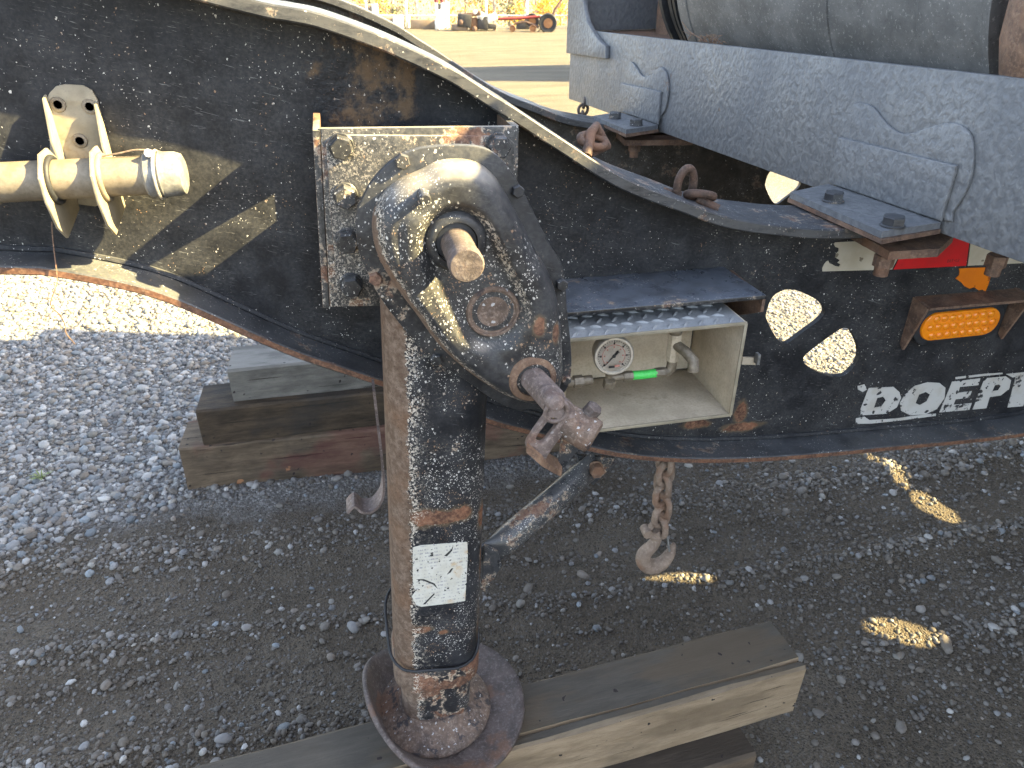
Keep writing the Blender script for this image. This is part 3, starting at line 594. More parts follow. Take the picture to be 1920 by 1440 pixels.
# gauge
gc = W(1150, 666, Y=-.155); ga = np.array(CP)-gc; ga = np.array((-.08, -1, .10)); ga /= np.linalg.norm(ga); GR = .0345
lathe('gauge_rim', [(GR*.9, -.028), (GR*.96, -.026), (GR*.96, -.004), (GR*1.06, -.003), (GR*1.06, .004), (GR*1.0, .0065), (GR*.9, .0065), (GR*.88, .003)], gc, ga, M['steel'], gb, 48)
lathe('dial', [(GR*.89, .0015), (GR*.89, .0030)], gc, ga, M['dial'], gb, 40)
gu, gv, _ = frame(ga); gu = -gu if gu[0] < 0 else gu
def onface(a, r_, h): return gc+ga*h+gu*r_*math.cos(a)+gv*r_*math.sin(a)
tm = MB(); rm_ = MB()
for i in range(31):
    a = rad(225-270*i/30); l = .12 if i % 5 == 0 else .06
    tm.add(*tube_g([onface(a, GR*(.84-l), .0034), onface(a, GR*.84, .0034)], .0005 if i % 5 else .0008, 4))
for i in range(41):
    a0 = rad(225-270*i/41); a1 = rad(225-270*(i+.8)/41); rm_.add(*tube_g([onface(a0, GR*.60, .0033), onface(a1, GR*.60, .0033)], .0007, 4))
for i in range(7):
    a = rad(225-270*i/6); tm.add(*box_g(onface(a, GR*.68, .0034), (.0028, .0008, .0034))); rm_.add(*box_g(onface(a, GR*.48, .0033), (.0024, .0006, .0026)))
tm.build('tick_marks', M['ink'], gb); rm_.build('inner_scale', M['pink'], gb)
na = rad(228); nd = MB(); tip = onface(na, GR*.72, .0052); tail = onface(na+math.pi, GR*.34, .0052); mid_ = gc+ga*.0052
nd.add(*tube_g([tip, mid_], [.0004, .0011], 5)); nd.add(*tube_g([mid_, tail], [.001, .0026], 5)); nd.add(*lathe_g([(.0028, 0), (.0028, .002)], mid_, ga, 12)); nd.build('needle', M['ink'], gb)
box('dial_print', onface(rad(262), GR*.62, .0033), (.011, .0008, .004), M['ink'], gb); box('dial_print', onface(rad(290), GR*.60, .0033), (.009, .0008, .004), M['pink'], gb)
# plumbing
def pipe_run(nm, pts, r_, mat, n=12): return tube(nm, pts, r_, mat, gb, n)
gbase = gc-np.array((0, -.012, GR)); pz = bz0+.030
pipe_run('gauge_stem', [gbase+np.array((0, 0, .006)), gbase+np.array((0, 0, -.026))], .0075, M['brass'])
lathe('elbow_nut', [(.0115, 0), (.0115, .016), (.010, .018)], gbase+np.array((-.002, -.004, -.034)), (0, -.3, 1), M['brass'], gb, 6, 20)
y_ = gbase[1]; zz = gbase[2]-.018
for a, b, r_ in ((bx0+.004, .035, .0085), (.035, .052, .0115), (.052, .07, .009)):
    a = a if a > .2 else bx0+a; lathe('fitting', [(r_, 0), (r_, bx0+b-a)], (a, y_, zz), (1, 0, 0), M['brass'], gb, 6 if r_ > .011 else 14, 20)
hs = W(1188, 697, Y=y_)[0]; he = W(1228, 697, Y=y_)[0]
lathe('fitting', [(.0095, 0), (.0095, .018)], (hs-.020, y_, zz), (1, 0, 0), M['brass'], gb, 6, 20); pipe_run('hose_link', [(gbase[0], y_, zz), (hs-.018, y_, zz)], .007, M['brass'])
pipe_run('green_hose', [(hs-.002, y_, zz), ((hs+he)/2, y_-.001, zz-.0005), (he+.002, y_, zz)], .0085, M['green'], 16)
vx = W(1262, 660, Y=y_)[0]
lathe('fitting', [(.0095, 0), (.0095, .02)], (he, y_, zz), (1, 0, 0), M['brass'], gb, 6, 20)
pipe_run('valve_elbow', [(he+.018, y_, zz), (vx-.006, y_, zz), (vx, y_, zz+.006), (vx, y_, zz+.03)], .0095, M['brass'])
lathe('valve_body', [(.0125, 0), (.0125, .05), (.011, .053)], (vx, y_, zz+.024), (0, 0, 1), M['galv'], gb, 8, 20)
lathe('valve_neck', [(.011, 0), (.0125, .004), (.0125, .010), (.010, .013)], (vx, y_, zz+.077), (0, 0, 1), M['brass'], gb, 20)
box('valve_knob', (vx+.001, y_, zz+.100), (.030, .016, .020), M['rubber'], gb, Matrix.Rotation(rad(18), 3, 'Z'), .004)
pipe_run('valve_spout', [(vx, y_, zz+.058), (vx+.010, y_-.028, zz+.054), (vx+.018, y_-.046, zz+.044), (vx+.019, y_-.050, zz+.024)], [.0095, .0095, .0105, .0105], M['brass'], 14)

# ---- mounting bracket of the landing leg
YB = -.12; MW = M['bracket']
def pb(p, Y): q = W(p[0], p[1], Y=Y); return (q[0], q[2])
tl, tr_, brr, bl = pb((600, 238), YB), pb((970, 234), YB), pb((960, 565), YB), pb((618, 572), YB)
leg_part = None
LEGN = 44
def rrect(hw, hd, r_, k=8):
    out = []
    for cx_, cy_, a0 in ((hw-r_, hd-r_, 0), (-hw+r_, hd-r_, 90), (-hw+r_, -hd+r_, 180), (hw-r_, -hd+r_, 270)):
        for i in range(k+1): a = rad(a0+90*i/k); out.append((cx_+r_*math.cos(a), cy_+r_*math.sin(a)))
    return out
legc = lambda z: np.array((.095 + (z-1.1)*.036/.70, -.232, z))
def loft(name, secs, mat, parent, smooth=40):
    """secs: list of (z, half width, half depth, corner radius)"""
    vs = []; fs = []; n = None
    for z, hw, hd, r_ in secs:
        q = rrect(hw, hd, r_); n = len(q); c = legc(z); vs += [(c[0]+a, c[1]+b, z) for a, b in q]
    for i in range(len(secs)-1):
        for k in range(n): l = (k+1) % n; fs.append((i*n+k, i*n+l, i*n+n+l, i*n+n+k))
    fs += [tuple(range(n)), tuple(range(len(secs)*n-n, len(secs)*n))]
    return mk(name, vs, fs, mat, parent, smooth)
zc = .455
LW, LD = .0795, .076
leg = loft('landing_leg', [(zc+.052, LW, LD, .05)]+[(z, LW, LD, .05) for z in np.linspace(.54, 1.40, 14)], M['leg'], T); leg['label'] = 'square landing leg tube with rusty worn leading edge'
loft('leg_sleeve', [(zc, LW+.001, LD+.001, .05), (zc+.004, LW+.0035, LD+.0035, .053), (zc+.048, LW+.0035, LD+.0035, .053), (zc+.0535, LW+.001, LD+.001, .05)], M['leg_low'], leg)
loft('inner_leg', [(.335, LW-.011, LD-.011, .045), (.40, LW-.011, LD-.011, .045), (zc+.02, LW-.011, LD-.011, .045)], M['leg_low'], leg)
# bracket channel: front plate with side flanges back to the web
fp = yplate('mounting_bracket', [[tl, tr_, brr, bl]], YB, .010, MW, leg, .003)
for (x0_, z0_), (x1_, z1_) in ((bl, tl), (brr, tr_)):
    sgn = -1 if x0_ < .1 else 1
    if sgn < 0:
        sk = (x1_-x0_)/(z1_-z0_)
        fl = [(.0125, z0_+.002), (-YB+.009, z0_+.002), (-YB+.009, z1_), (.052, z1_+.012), (.040, z1_+.010), (.0125, z1_)]
        plate('bracket_flange', [fl, [(.034, 1.345), (.034, 1.395), (.102, 1.432), (.102, 1.345)]], (x0_-sk*z0_-.0005, 0, 0), (0, -1, 0), (sk, 0, 1), .010, MW, leg, .001)
        continue
    vs = []
    for yy in (YB-.009, -.0125):
        for (a, b) in ((x0_, z0_+.002), (x1_, z1_+(.012 if sgn < 0 else 0)*(1))):
            vs += [(a+sgn*.0005, yy, b), (a-sgn*.010, yy, b)]
    mk('bracket_flange', vs, [(0, 2, 3, 1), (4, 5, 7, 6), (0, 1, 5, 4), (2, 6, 7, 3), (0, 4, 6, 2), (1, 3, 7, 5)], MW, leg)
YW = YB-.0105
wing = crop([(118, 210), (150, 170), (905, 175), (940, 208), (935, 420), (600, 700), (420, 890), (185, 888), (165, 855)], 560, 180, 2.322)
yplate('leg_wing', [xz(wing, YW-.008)], YW, .009, MW, leg, .0015)
for (a, b) in ((640, 279), (648, 372), (651, 458), (659, 541), (938, 277)):
    q = W(a, b, Y=YW-.03); hexbolt('mounting_bolt', (q[0], YW-.0095, q[2]), (0, -1, 0), .030, M['bolt'], leg, .020, rot=rad(RNG.uniform(0, 60)))
# ---- gear housing
YR = -.302
rim_c = crop([(500, 235), (600, 218), (720, 215), (800, 225), (860, 255), (920, 320), (980, 420), (1040, 540), (1090, 640), (1140, 720), (1160, 800), (1170, 950), (1185, 1080), (1187, 1200), (1165, 1280), (1110, 1330), (1040, 1358), (960, 1366), (900, 1350), (820, 1305), (730, 1240), (600, 1160), (520, 1085), (430, 980), (350, 870), (300, 770), (262, 680), (248, 580), (255, 500), (280, 440), (320, 370), (400, 285)], 560, 180, 2.322)
body_c = crop([(540, 335), (620, 296), (720, 288), (800, 310), (870, 370), (920, 450), (980, 560), (1040, 680), (1098, 780), (1130, 880), (1145, 1000), (1155, 1150), (1146, 1250), (1100, 1308), (1020, 1338), (900, 1306), (800, 1250), (700, 1176), (600, 1080), (505, 950), (430, 850), (372, 760), (337, 680), (322, 590), (332, 510), (370, 440), (440, 380)], 560, 180, 2.322)
rimo = closed_cat(xz(rim_c, YR-.008), 4)
rimp = yplate('housing_rim', [rimo], YR+.004, .013, M['rim'], leg, .002)
# throat that joins the rim to the leg tube
rc = np.mean([np.array(q) for q in rimo], 0)
HB = .050; YH = YR-.0085
bo = np.array(closed_cat(xz(body_c, YH-.022), 4)); bc_ = bo.mean(0)
pA = np.array(pb((560+690/2.322, 180+650/2.322), YH-.045)); pB = np.array(pb((560+850/2.322, 180+965/2.322), YH-.045)); pC = np.array(pb((560+930/2.322, 180+1120/2.322), YH-.045))
def seg_d(p, a, b):
    ab = b-a; t = np.clip(((p-a)@ab)/(ab@ab), 0, 1); return np.linalg.norm(p-(a+t[:, None]*ab), axis=1), t
nr, na_ = 46, len(bo); ts = 1-(np.linspace(0, 1, nr)**1.7)
vs = []
pts = np.concatenate([bc_+(bo-bc_)*t for t in ts]); 
dd = np.concatenate([np.linalg.norm((bo-bc_), axis=1)*(1-t) for t in ts]); dmin = dd
# true distance to the outline
bd_ = np.array(closed_cat(list(bo), 6)); D = np.concatenate([np.sqrt(((q[:, None, :]-bd_[None])**2).sum(-1)).min(1) for q in np.array_split(pts, 12)])
hgt = HB*np.sqrt(np.clip(1-(1-np.clip(D/.024, 0, 1))**2, 0, 1))
d1, t1 = seg_d(pts, pA, pB); hw_ = .036+.002*t1
rec = 1-sstep(d1, hw_, hw_+.020)
d2, t2 = seg_d(pts, pB, pC); rec = np.maximum(rec, (1-sstep(d2, .034-.018*t2, .056-.02*t2))*(1-.75*t2))
hgt = hgt-.017*rec*sstep(hgt, .02, .047)
ridge_a = np.array(pb((560+500/2.322, 180+560/2.322), YH-.045)); ridge_b = np.array(pb((560+520/2.322, 180+900/2.322), YH-.045)); d3, _ = seg_d(pts, ridge_a, ridge_b)
hgt = hgt+.004*(1-sstep(d3, .006, .02))
V3 = np.stack([pts[:, 0], YH-hgt, pts[:, 1]], 1); fs = []
for i in range(nr-1):
    for k in range(na_): l = (k+1) % na_; fs.append((i*na_+k, i*na_+l, (i+1)*na_+l, (i+1)*na_+k))
me_ = mk('gear_housing', V3, fs, M['housing'], leg, 180)
for (a, b), s_ in (((452, 287), 1.1), ((957, 418), .95), ((335, 800), 1), ((600, 1152), 1), ((1148, 825), 1), ((1166, 1240), .9)):
    q = W(560+a/2.322, 180+b/2.322, Y=YR-.016); hexbolt('rim_bolt', (q[0], YR-.0087, q[2]), (0, -1, 0), .0155*s_, M['bolt'], leg, .009, False, RNG.uniform(0, 1))
q = W(560+552/2.322, 180+455/2.322, Y=YH-.075); lathe('vent_pin', [(.0075, -.02), (.0075, .020), (.006, .0225), (.003, .0225)], (q[0], YH-.052, q[2]), (0, -1, 0), M['bolt'], leg, 16)
def housing_pt(cx, cy, h): return W(560+cx/2.322, 180+cy/2.322, Y=YH-h)
# input shaft with its boss
q = housing_pt(690, 645, .046); 
lathe('shaft_boss', [(.044, -.018), (.042, -.006), (.0385, .004), (.033, .008), (.0275, .008), (.0265, .0)], (q[0], YH-.036, q[2]), (0, -1, 0), M['rim'], leg, 40)
lathe('shaft_seal', [(.0268, 0), (.0262, .006), (.022, .007)], (q[0], YH-.034, q[2]), (0, -1, 0), M['rubber'], leg, 32)
lathe('input_shaft', [(.0205, 0), (.0205, .066), (.0215, .070), (.0215, .086), (.0195, .0895), (.0, .0900)], (q[0], YH-.036, q[2]-.001), (0, -1, 0), M['shoe'], leg, 32)
q = housing_pt(850, 948, .04)
lathe('oil_plug', [(.0375, -.014), (.0375, .002), (.0355, .005), (.0325, .005), (.0315, .0015), (.028, .0008), (.004, .0016)], (q[0], YH-.032, q[2]), (0, -1, 0), M['disc'], leg, 40)
# output shaft, lower right
q = housing_pt(1020, 1235, .05); sax = np.array((.30, -1, -.12)); sax /= np.linalg.norm(sax)
lathe('shaft_collar', [(.036, -.02), (.036, .010), (.034, .014), (.030, .015), (.0255, .015), (.0245, .004)], (q[0], YH-.038, q[2]), (.05, -1, 0), M['rust_orange'], leg, 36)
s_a = np.array((q[0]-.003, YH-.03, q[2]+.001)); s_b = W(1042, 757, Y=YH-.125)
sd = (s_b-s_a); 
lathe('crank_shaft', [(.0185, 0), (.0185, np.linalg.norm(sd)*.90), (.0165, np.linalg.norm(sd)*.97), (.010, np.linalg.norm(sd)*1.0)], s_a, sd, M['link'], leg, 28)
LK = lambda pts: crop(pts, 950, 660, 6.0)
YL = YH-.125
def lk(pts, Y=YL): return xz(LK(pts), Y)
pl_o = closed_cat([np.array(v) for v in lk([(455, 625), (560, 545), (650, 500), (725, 560), (752, 640), (735, 725), (640, 860), (520, 1010), (455, 1110), (405, 1175), (320, 1130), (220, 1060), (205, 985), (240, 920), (330, 790)])], 3)
sl_o = closed_cat([np.array(v) for v in lk([(500, 700), (560, 735), (545, 790), (470, 880), (400, 965), (345, 985), (315, 950), (330, 900), (400, 800), (455, 730)])], 3)
yplate('clevis_plate', [pl_o, sl_o], YL, .010, M['link'], leg, .002)
hd = W(*LK([(545, 560)])[0], Y=YL-.02); lathe('clevis_pin', [(.0125, -.028), (.0125, 0), (.011, .006), (.006, .009), (.001, .0095)], hd, (.15, -1, .1), M['link'], leg, 24)
ringc = W(*LK([(560, 670)])[0], Y=YL-.012); tube('pin_ring', [ringc+np.array((.0155*math.cos(a), -.004*math.sin(a), .0175*math.sin(a))) for a in np.linspace(0, 6.283, 20, endpoint=False)], .0032, M['link'], leg, 8, True)
off = W(*LK([(800, 1010)])[0], Y=YL+.012)-W(*LK([(520, 900)])[0], Y=YL)
pl2 = closed_cat([np.array(v) for v in lk([(700, 720), (930, 850), (985, 930), (840, 1060), (740, 1180), (625, 1330), (560, 1290), (600, 1150)], YL+.02)], 3)
yplate('clevis_plate', [pl2], YL+.028, .008, M['brace'], leg, .0015)
u0 = [W(*LK([p])[0], Y=y) for p, y in (((235, 1040), YL-.006), ((400, 1190), YL-.008), ((520, 1265), YL+.006), ((625, 1320), YL+.022))]
st_v = []; 
for p in u0:
    for dy, dz in ((-.011, .006), (.011, .006), (.011, -.005), (-.011, -.005)): st_v.append((p[0]+dy*.4, p[1]+dy, p[2]+dz))
st_f = [(i*4+k, i*4+(k+1) % 4, i*4+4+(k+1) % 4, i*4+4+k) for i in range(3) for k in range(4)]+[(0, 1, 2, 3), (12, 13, 14, 15)]
mk('clevis_strap', st_v, st_f, M['rust_orange'], leg)
skc = W(*LK([(825, 860)])[0], Y=YL-.002); sax2 = np.array((.75, -.55, -.38)); sax2 /= np.linalg.norm(sax2)
lathe('handle_socket', [(.016, -.034), (.0235, -.030), (.0255, -.018), (.0265, .010), (.0255, .022), (.020, .025), (.006, .025)], skc, sax2, M['disc'], leg, 10, 40)
lathe('socket_bolt', [(.012, 0), (.012, .016), (.010, .018)], skc+np.array((.012, .004, .018)), (.5, -.2, .8), M['shoe'], leg, 6, 20)
# ---- instruction label on the leg front
lf_y = legc(.8)[1]-LD
px_plate('instruction_label', [(774, 1026), (790, 1022), (830, 1019), (860, 1017), (876, 1016), (877, 1040), (875, 1080), (872, 1126), (850, 1130), (790, 1137), (780, 1134), (772, 1118), (779, 1108), (774, 1096)], lf_y-.0002, .0009, M['paper'], leg)
for pl in ([(833, 1042), (846, 1030), (850, 1022), (848, 1032), (838, 1043)], [(838, 1077), (846, 1066), (850, 1065), (845, 1073)], [(793, 1133), (814, 1112), (815, 1114), (797, 1133)], [(780, 1086), (795, 1086), (815, 1094), (821, 1104), (812, 1096), (795, 1089)]):
    px_plate('label_mark', pl, lf_y-.0012, .0004, M['ink'], leg)
# ---- foot, wire loop, shoe
fc = np.array((.053, -.236, 0)); fz = .318
lathe('foot_disc', [(.116, 0), (.118, .006), (.112, .013), (.100, .019), (.084, .030), (.074, .038), (.070, .048)], (fc[0], fc[1], fz-.006), (0, 0, 1), M['disc'], leg, 56, 60)
wl = []
for a in np.linspace(0, 2*math.pi, 60, endpoint=False):
    q = legc(.5); r_ = rrect(LW+.006, LD+.006, .055, 14); i = int(a/(2*math.pi)*len(r_)) % len(r_); p = r_[i]
    wl.append((q[0]+p[0]-.003, q[1]+p[1], zc+.058+.9*(p[1]+LD)*.55+.010*math.sin(a*3)*.4+(.01 if p[0] < 0 else 0)))
tube('wire_loop', wl, .0028, M['rubber'], leg, 8, True)
vs = []; fs = []; NA, NRr = 72, 14
for j in range(NRr+1):
    r_ = .182*j/NRr
    for i in range(NA):
        a = 2*math.pi*i/NA; x_, y_2 = r_*math.cos(a), r_*math.sin(a); rr = j/NRr
        lip = .022*rr**3; curl = max(0, -math.cos(a-.35))**1.3
        xx = x_*(1-.26*curl*rr**4); zz_ = lip + .095*curl*sstep(np.array(rr), .55, 1.0) + .004*math.sin(a*3+1)*rr**2
        vs.append((fc[0]+.006+xx, fc[1]+y_2, .296+float(zz_)))
for j in range(NRr):
    for i in range(NA): l = (i+1) % NA; fs.append((j*NA+i, j*NA+l, (j+1)*NA+l, (j+1)*NA+i))
shoe = mk('sand_shoe', vs, fs, M['shoe'], leg, 60); md = shoe.modifiers.new('thick', 'SOLIDIFY'); md.thickness = .009; md.offset = 0
bpy.context.view_layer.update()
# ---- release strap behind the leg
yS = -.15
sp_ = [W(700, 722, Y=yS), W(709, 800, Y=yS), W(716, 860, Y=yS), W(719, 905, Y=yS), W(713, 930, Y=yS), W(697, 947, Y=yS), W(678, 948, Y=yS), W(664, 938, Y=yS), W(651, 950, Y=yS)]
cs = catmull(sp_, 5); vs = []; fs = []
for i, p in enumerate(cs):
    t = cs[min(i+1, len(cs)-1)]-cs[max(i-1, 0)]; t /= np.linalg.norm(t); nn = np.array((t[2], 0, -t[0]))*.0022; w_ = np.array((0, .021, 0)); vs += [p-w_-nn, p-w_+nn, p+w_+nn, p+w_-nn]
for i in range(len(cs)-1):
    for k in range(4): fs.append((i*4+k, i*4+(k+1) % 4, i*4+4+(k+1) % 4, i*4+4+k))
fs += [(0, 1, 2, 3), tuple(range(len(cs)*4-4, len(cs)*4))]; mk('release_strap', vs, fs, M['link'], leg, 40)
# ---- diagonal brace
ba, bb = W(903, 1052, Y=-.17), W(1118, 868, Y=-.03); bd = (bb-ba); blen = np.linalg.norm(bd); bd /= blen
secs = []; bu, bv, _ = frame(bd)
flat = [(0, .034, .006), (.07, .034, .006), (.13, .031, .015), (.2, .029, .026), (.82, .029, .026), (.88, .031, .016), (.93, .034, .007), (1.0, .034, .007)]
vs = []; fs = []; n_ = 24
side = np.cross(bd, (0, -1, 0)); side /= np.linalg.norm(side); dep = np.cross(bd, side)
for t, a_, b_ in flat:
    for i in range(n_): q = 2*math.pi*i/n_; vs.append(ba+bd*blen*t+side*a_*math.cos(q)+dep*b_*math.sin(q))
for i in range(len(flat)-1):
    for k in range(n_): l = (k+1) % n_; fs.append((i*n_+k, i*n_+l, i*n_+n_+l, i*n_+n_+k))
fs += [tuple(range(n_)), tuple(range(len(flat)*n_-n_, len(flat)*n_))]
br_ = mk('brace', vs, fs, M['brace'], T, 50)
hexbolt('brace_bolt', ba+bd*.02+np.array((0, -.006, 0)), (0, -1, 0), .026, M['rust_orange'], br_); hexbolt('brace_bolt', bb-bd*.008+np.array((0, -.009, 0)), (0, -1, 0), .028, M['rust_orange'], br_)
lug = xz([(908, 1020), (932, 1030), (940, 1055), (910, 1105), (900, 1100)], -.18); yplate('brace_lug', [lug], -.178, .010, M['brace'], br_, .001)
lug = xz([(1080, 850), (1150, 855), (1140, 875), (1110, 905), (1092, 895)], -.01); yplate('brace_lug', [lug], -.010, .010, M['brace'], br_, .001)

# ---- gray cross beam bolted over both rails
GA = W(1066, 185, Z=1.24); GBp = W(1780, 440, Z=1.24); gd = GBp-GA; gd /= np.linalg.norm(gd); gn = np.cross(gd, ZU)
def gpl(x, y, off=0.0):
    d = ray(x, y); o = GA+gn*off; t = ((o-CP)@gn)/(d@gn); p = CP+d*t; return ((p-GA)@gd, p[2])
def gw(s, z, off=0.0): return GA+gd*s+gn*off+np.array((0, 0, z-GA[2]))
def gplate(name, loops, off, t, mat, parent, bev=0.0, smooth=30): return plate(name, loops, GA+gn*off-np.array((0, 0, GA[2])), gd, (0, 0, 1), t, mat, parent, bev, smooth)
SN = 2.22
cb = gplate('cross_beam', [[(0, 1.24), (SN, 1.236), (SN, 1.513), (0, 1.478)]], -.014, .014, M['gray'], T, .002); cb['label'] = 'thick gray-painted cross beam bolted over both rails'
gplate('beam_back', [[(0, 1.24), (SN, 1.236), (SN, 1.513), (0, 1.478)]], -.70, .014, M['gray'], cb, .002)
g0, _ = gpl(1236, 70); g1, _ = gpl(1858, 60, -.05)
for sa, sb in ((.004, g0-.17), (g1+.05, SN-.004)):
    vs = [gw(sa, 1.470, -.014), gw(sb, 1.470, -.014), gw(sb, 1.470, -.69), gw(sa, 1.470, -.69)]; mk('beam_ledge', vs+[v-np.array((0, 0, .008)) for v in vs], [(0, 1, 2, 3), (4, 5, 6, 7), (0, 1, 5, 4), (1, 2, 6, 5), (2, 3, 7, 6), (3, 0, 4, 7)], M['rust'], cb)
gu = [gpl(x, y, .014) for x, y in [(1095, 0), (1097, 19), (1102, 40), (1110, 56), (1120, 71), (1128, 80), (1136, 86), (1136, 110), (1072, 102)]]
zt = 2.16
gplate('end_gusset', [[(-.001, zt), (gu[0][0]-.01, zt), (gu[0][0]-.004, 1.75)]+gu[:-1]+[(-.001, gu[-1][1])]], .0003, .016, M['gray'], cb, .003)
def gbox(name, s0_, s1_, o0_, o1_, z0_, z1_, mat, parent, bev=.004):
    c = gw((s0_+s1_)/2, (z0_+z1_)/2, (o0_+o1_)/2); return box(name, c, (s1_-s0_, abs(o1_-o0_), z1_-z0_), mat, parent, axes_R(gd, -gn, (0, 0, 1)), bev)
gbox('end_post', -.0, .085, -.02, -.66, 1.475, zt, M['gray'], cb); gbox('post_web', .0855, .22, -.30, -.60, 1.479, zt-.01, M['rust'], cb)
gbox('post_web', .22, g0-.12, -.22, -.235, 1.3, zt-.2, M['rust'], cb, .002)
# drum with seams and end flanges
dz, do, dr = 1.68, -.375, .345
dcn = lambda s: gw(s, dz, do)
dm = lathe('drum', [(dr*.9, 0), (dr, .004), (dr, .05), (dr-.003, .052), (dr-.003, .056), (dr, .058), (dr, .62), (dr-.003, .622), (dr-.003, .626), (dr, .628), (dr, g1-g0-.16), (dr+.004, g1-g0-.155), (dr+.004, g1-g0-.02), (dr+.012, g1-g0-.004), (dr+.012, g1-g0+.006), (dr*.97, g1-g0+.006), (dr*.93, g1-g0-.02)], dcn(g0), gd, M['drum'], T, 72, 35)
for k, (a, b, rr) in enumerate(((-.030, -.012, .31), (-.055, -.035, .33), (-.09, -.065, .325), (-.125, -.10, .335))): lathe('drum_ring', [(rr-.02, 0), (rr, .004), (rr, b-a-.004), (rr-.02, b-a)], dcn(g0+a), gd, M['rubber'], dm, 56)
lathe('drum_axle', [(.06, 0), (.06, SN-g0+.3)], dcn(g0-.3), gd, M['rust'], dm, 20)
lathe('end_roller', [(.05, 0), (.072, .02), (.088, .08), (.09, .14), (.082, .25), (.075, .5), (.05, .52)], gw(gpl(1893, 85, -.08)[0]+.09, 1.478, -.08), (0, 0, 1), M['rust'], cb, 28, 60)
gbox('end_post', SN-.22, SN-.002, -.02, -.66, 1.48, 2.02, M['gray'], cb); gplate('post_face', [[(g1+.24, 1.505), (SN, 1.51), (SN, 2.05), (g1+.24, 2.02)]], .0005, .014, M['gray'], cb, .003)
# saddle straps
C4 = lambda pts: crop(pts, 1000, 0, 2.087)
st1 = [gpl(*p) for p in C4([(360, 430), (358, 300), (380, 245), (400, 250), (432, 296), (468, 292), (500, 262), (525, 280), (536, 340), (525, 420), (505, 455), (480, 475)])]
st2 = [gpl(*p) for p in C4([(1195, 730), (1192, 560), (1215, 470), (1260, 410), (1300, 403), (1340, 420), (1380, 470), (1430, 512), (1480, 522), (1560, 497), (1640, 478), (1700, 500), (1730, 560), (1722, 700), (1650, 830), (1600, 860)])]
for s_ in (st1, st2): gplate('saddle_strap', [closed_cat(s_, 3)], .0003, .0065, M['gray'], cb, .003)
# angle brackets with their bolts, packing plates and nuts
v1 = [gpl(x, y, .01) for x, y in [(1164, 222), (1166, 155), (1239, 171), (1235, 236)]]; v2 = [gpl(x, y, .01) for x, y in [(1566, 372), (1574, 256), (1790, 308), (1763, 428)]]
FZ = 1.236
def angle_bracket(v, hpts, bpts, bolt_af, s_lo, s_hi, Yr):
    sa = min(p[0] for p in v); sb = max(p[0] for p in v); zb = FZ+.024; ztop = (v[1][1]+v[2][1])/2
    vp = gplate('angle_bracket', [[(sa, zb+.002), (sa, v[1][1]), (sb, v[2][1]), (sb, zb+.002)]], .0068, .009, M['gray'], cb, .004)
    hp = [W(x, y, Z=zb) for x, y in hpts]
    o1 = max((p-GA)@gn for p in hp)
    P4 = [gw(sa, zb, .012), gw(sa, zb, o1), gw(sb, zb, o1), gw(sb, zb, .012)]
    P4[1] = hp[0]; P4[2] = hp[1]
    vs = P4+[p-np.array((0, 0, .012)) for p in P4]; mk('bracket_foot', vs, [(0, 1, 2, 3), (7, 6, 5, 4), (0, 4, 5, 1), (1, 5, 6, 2), (2, 6, 7, 3), (3, 7, 4, 0)], M['gray'], vp)
    pk = [p+(p-np.mean(P4, 0))*.02-np.array((0, 0, .0125)) for p in P4]; pk[2] = pk[2]+np.array((0, -.004, 0))
    vs = pk+[p-np.array((0, 0, .008)) for p in pk]; mk('packing_plate', vs, [(0, 1, 2, 3), (7, 6, 5, 4), (0, 4, 5, 1), (1, 5, 6, 2), (2, 6, 7, 3), (3, 7, 4, 0)], M['rust'], vp)
    for (x, y) in bpts:
        p = W(x, y, Z=zb+.008); p[2] = zb+.0003; hexbolt('bracket_bolt', p, (0, 0, 1), bolt_af, M['flange'], vp, .015, rot=.4)
    return vp
a1 = angle_bracket(v1, [(1113, 217), (1174, 243)], [(1153, 217), (1193, 230)], .032, 0, 0, YF)
a2 = angle_bracket(v2, [(1482, 360), (1654, 434)], [(1563, 370), (1675, 416)], .034, 0, 0, 0)
# clamp plate under the flange with nuts, near and far
for (pts, nuts, zz) in (([(1596, 432), (1652, 462), (1668, 472), (1762, 466), (1790, 440), (1700, 400)], [(1660, 478), (1872, 478)], 1.209), ([(1150, 243), (1172, 263), (1300, 262), (1270, 240)], [(1190, 270), (1195, 277)], 1.209)):
    q = [W(x, y, Z=zz) for x, y in pts]; n_ = len(q); vs = q+[p-np.array((0, 0, .016)) for p in q]
    mk('clamp_plate', vs, [tuple(range(n_)), tuple(range(2*n_-1, n_-1, -1))]+[(i, (i+1) % n_, (i+1) % n_+n_, i+n_) for i in range(n_)], M['rust'], cb)
    for (x, y) in nuts[:2 if zz and len(pts) == 6 else 1]:
        p = W(x, y, Z=zz-.022); m_ = MB(); m_.add(*lathe_g([(.019, 0), (.019, .022)], p-np.array((0, 0, .022)), (0, 0, 1), 6)); m_.add(*lathe_g([(.0135, 0), (.0135, .03)], p-np.array((0, 0, .040)), (0, 0, 1), 14)); m_.build('clamp_nut', M['rust'], cb, 30)
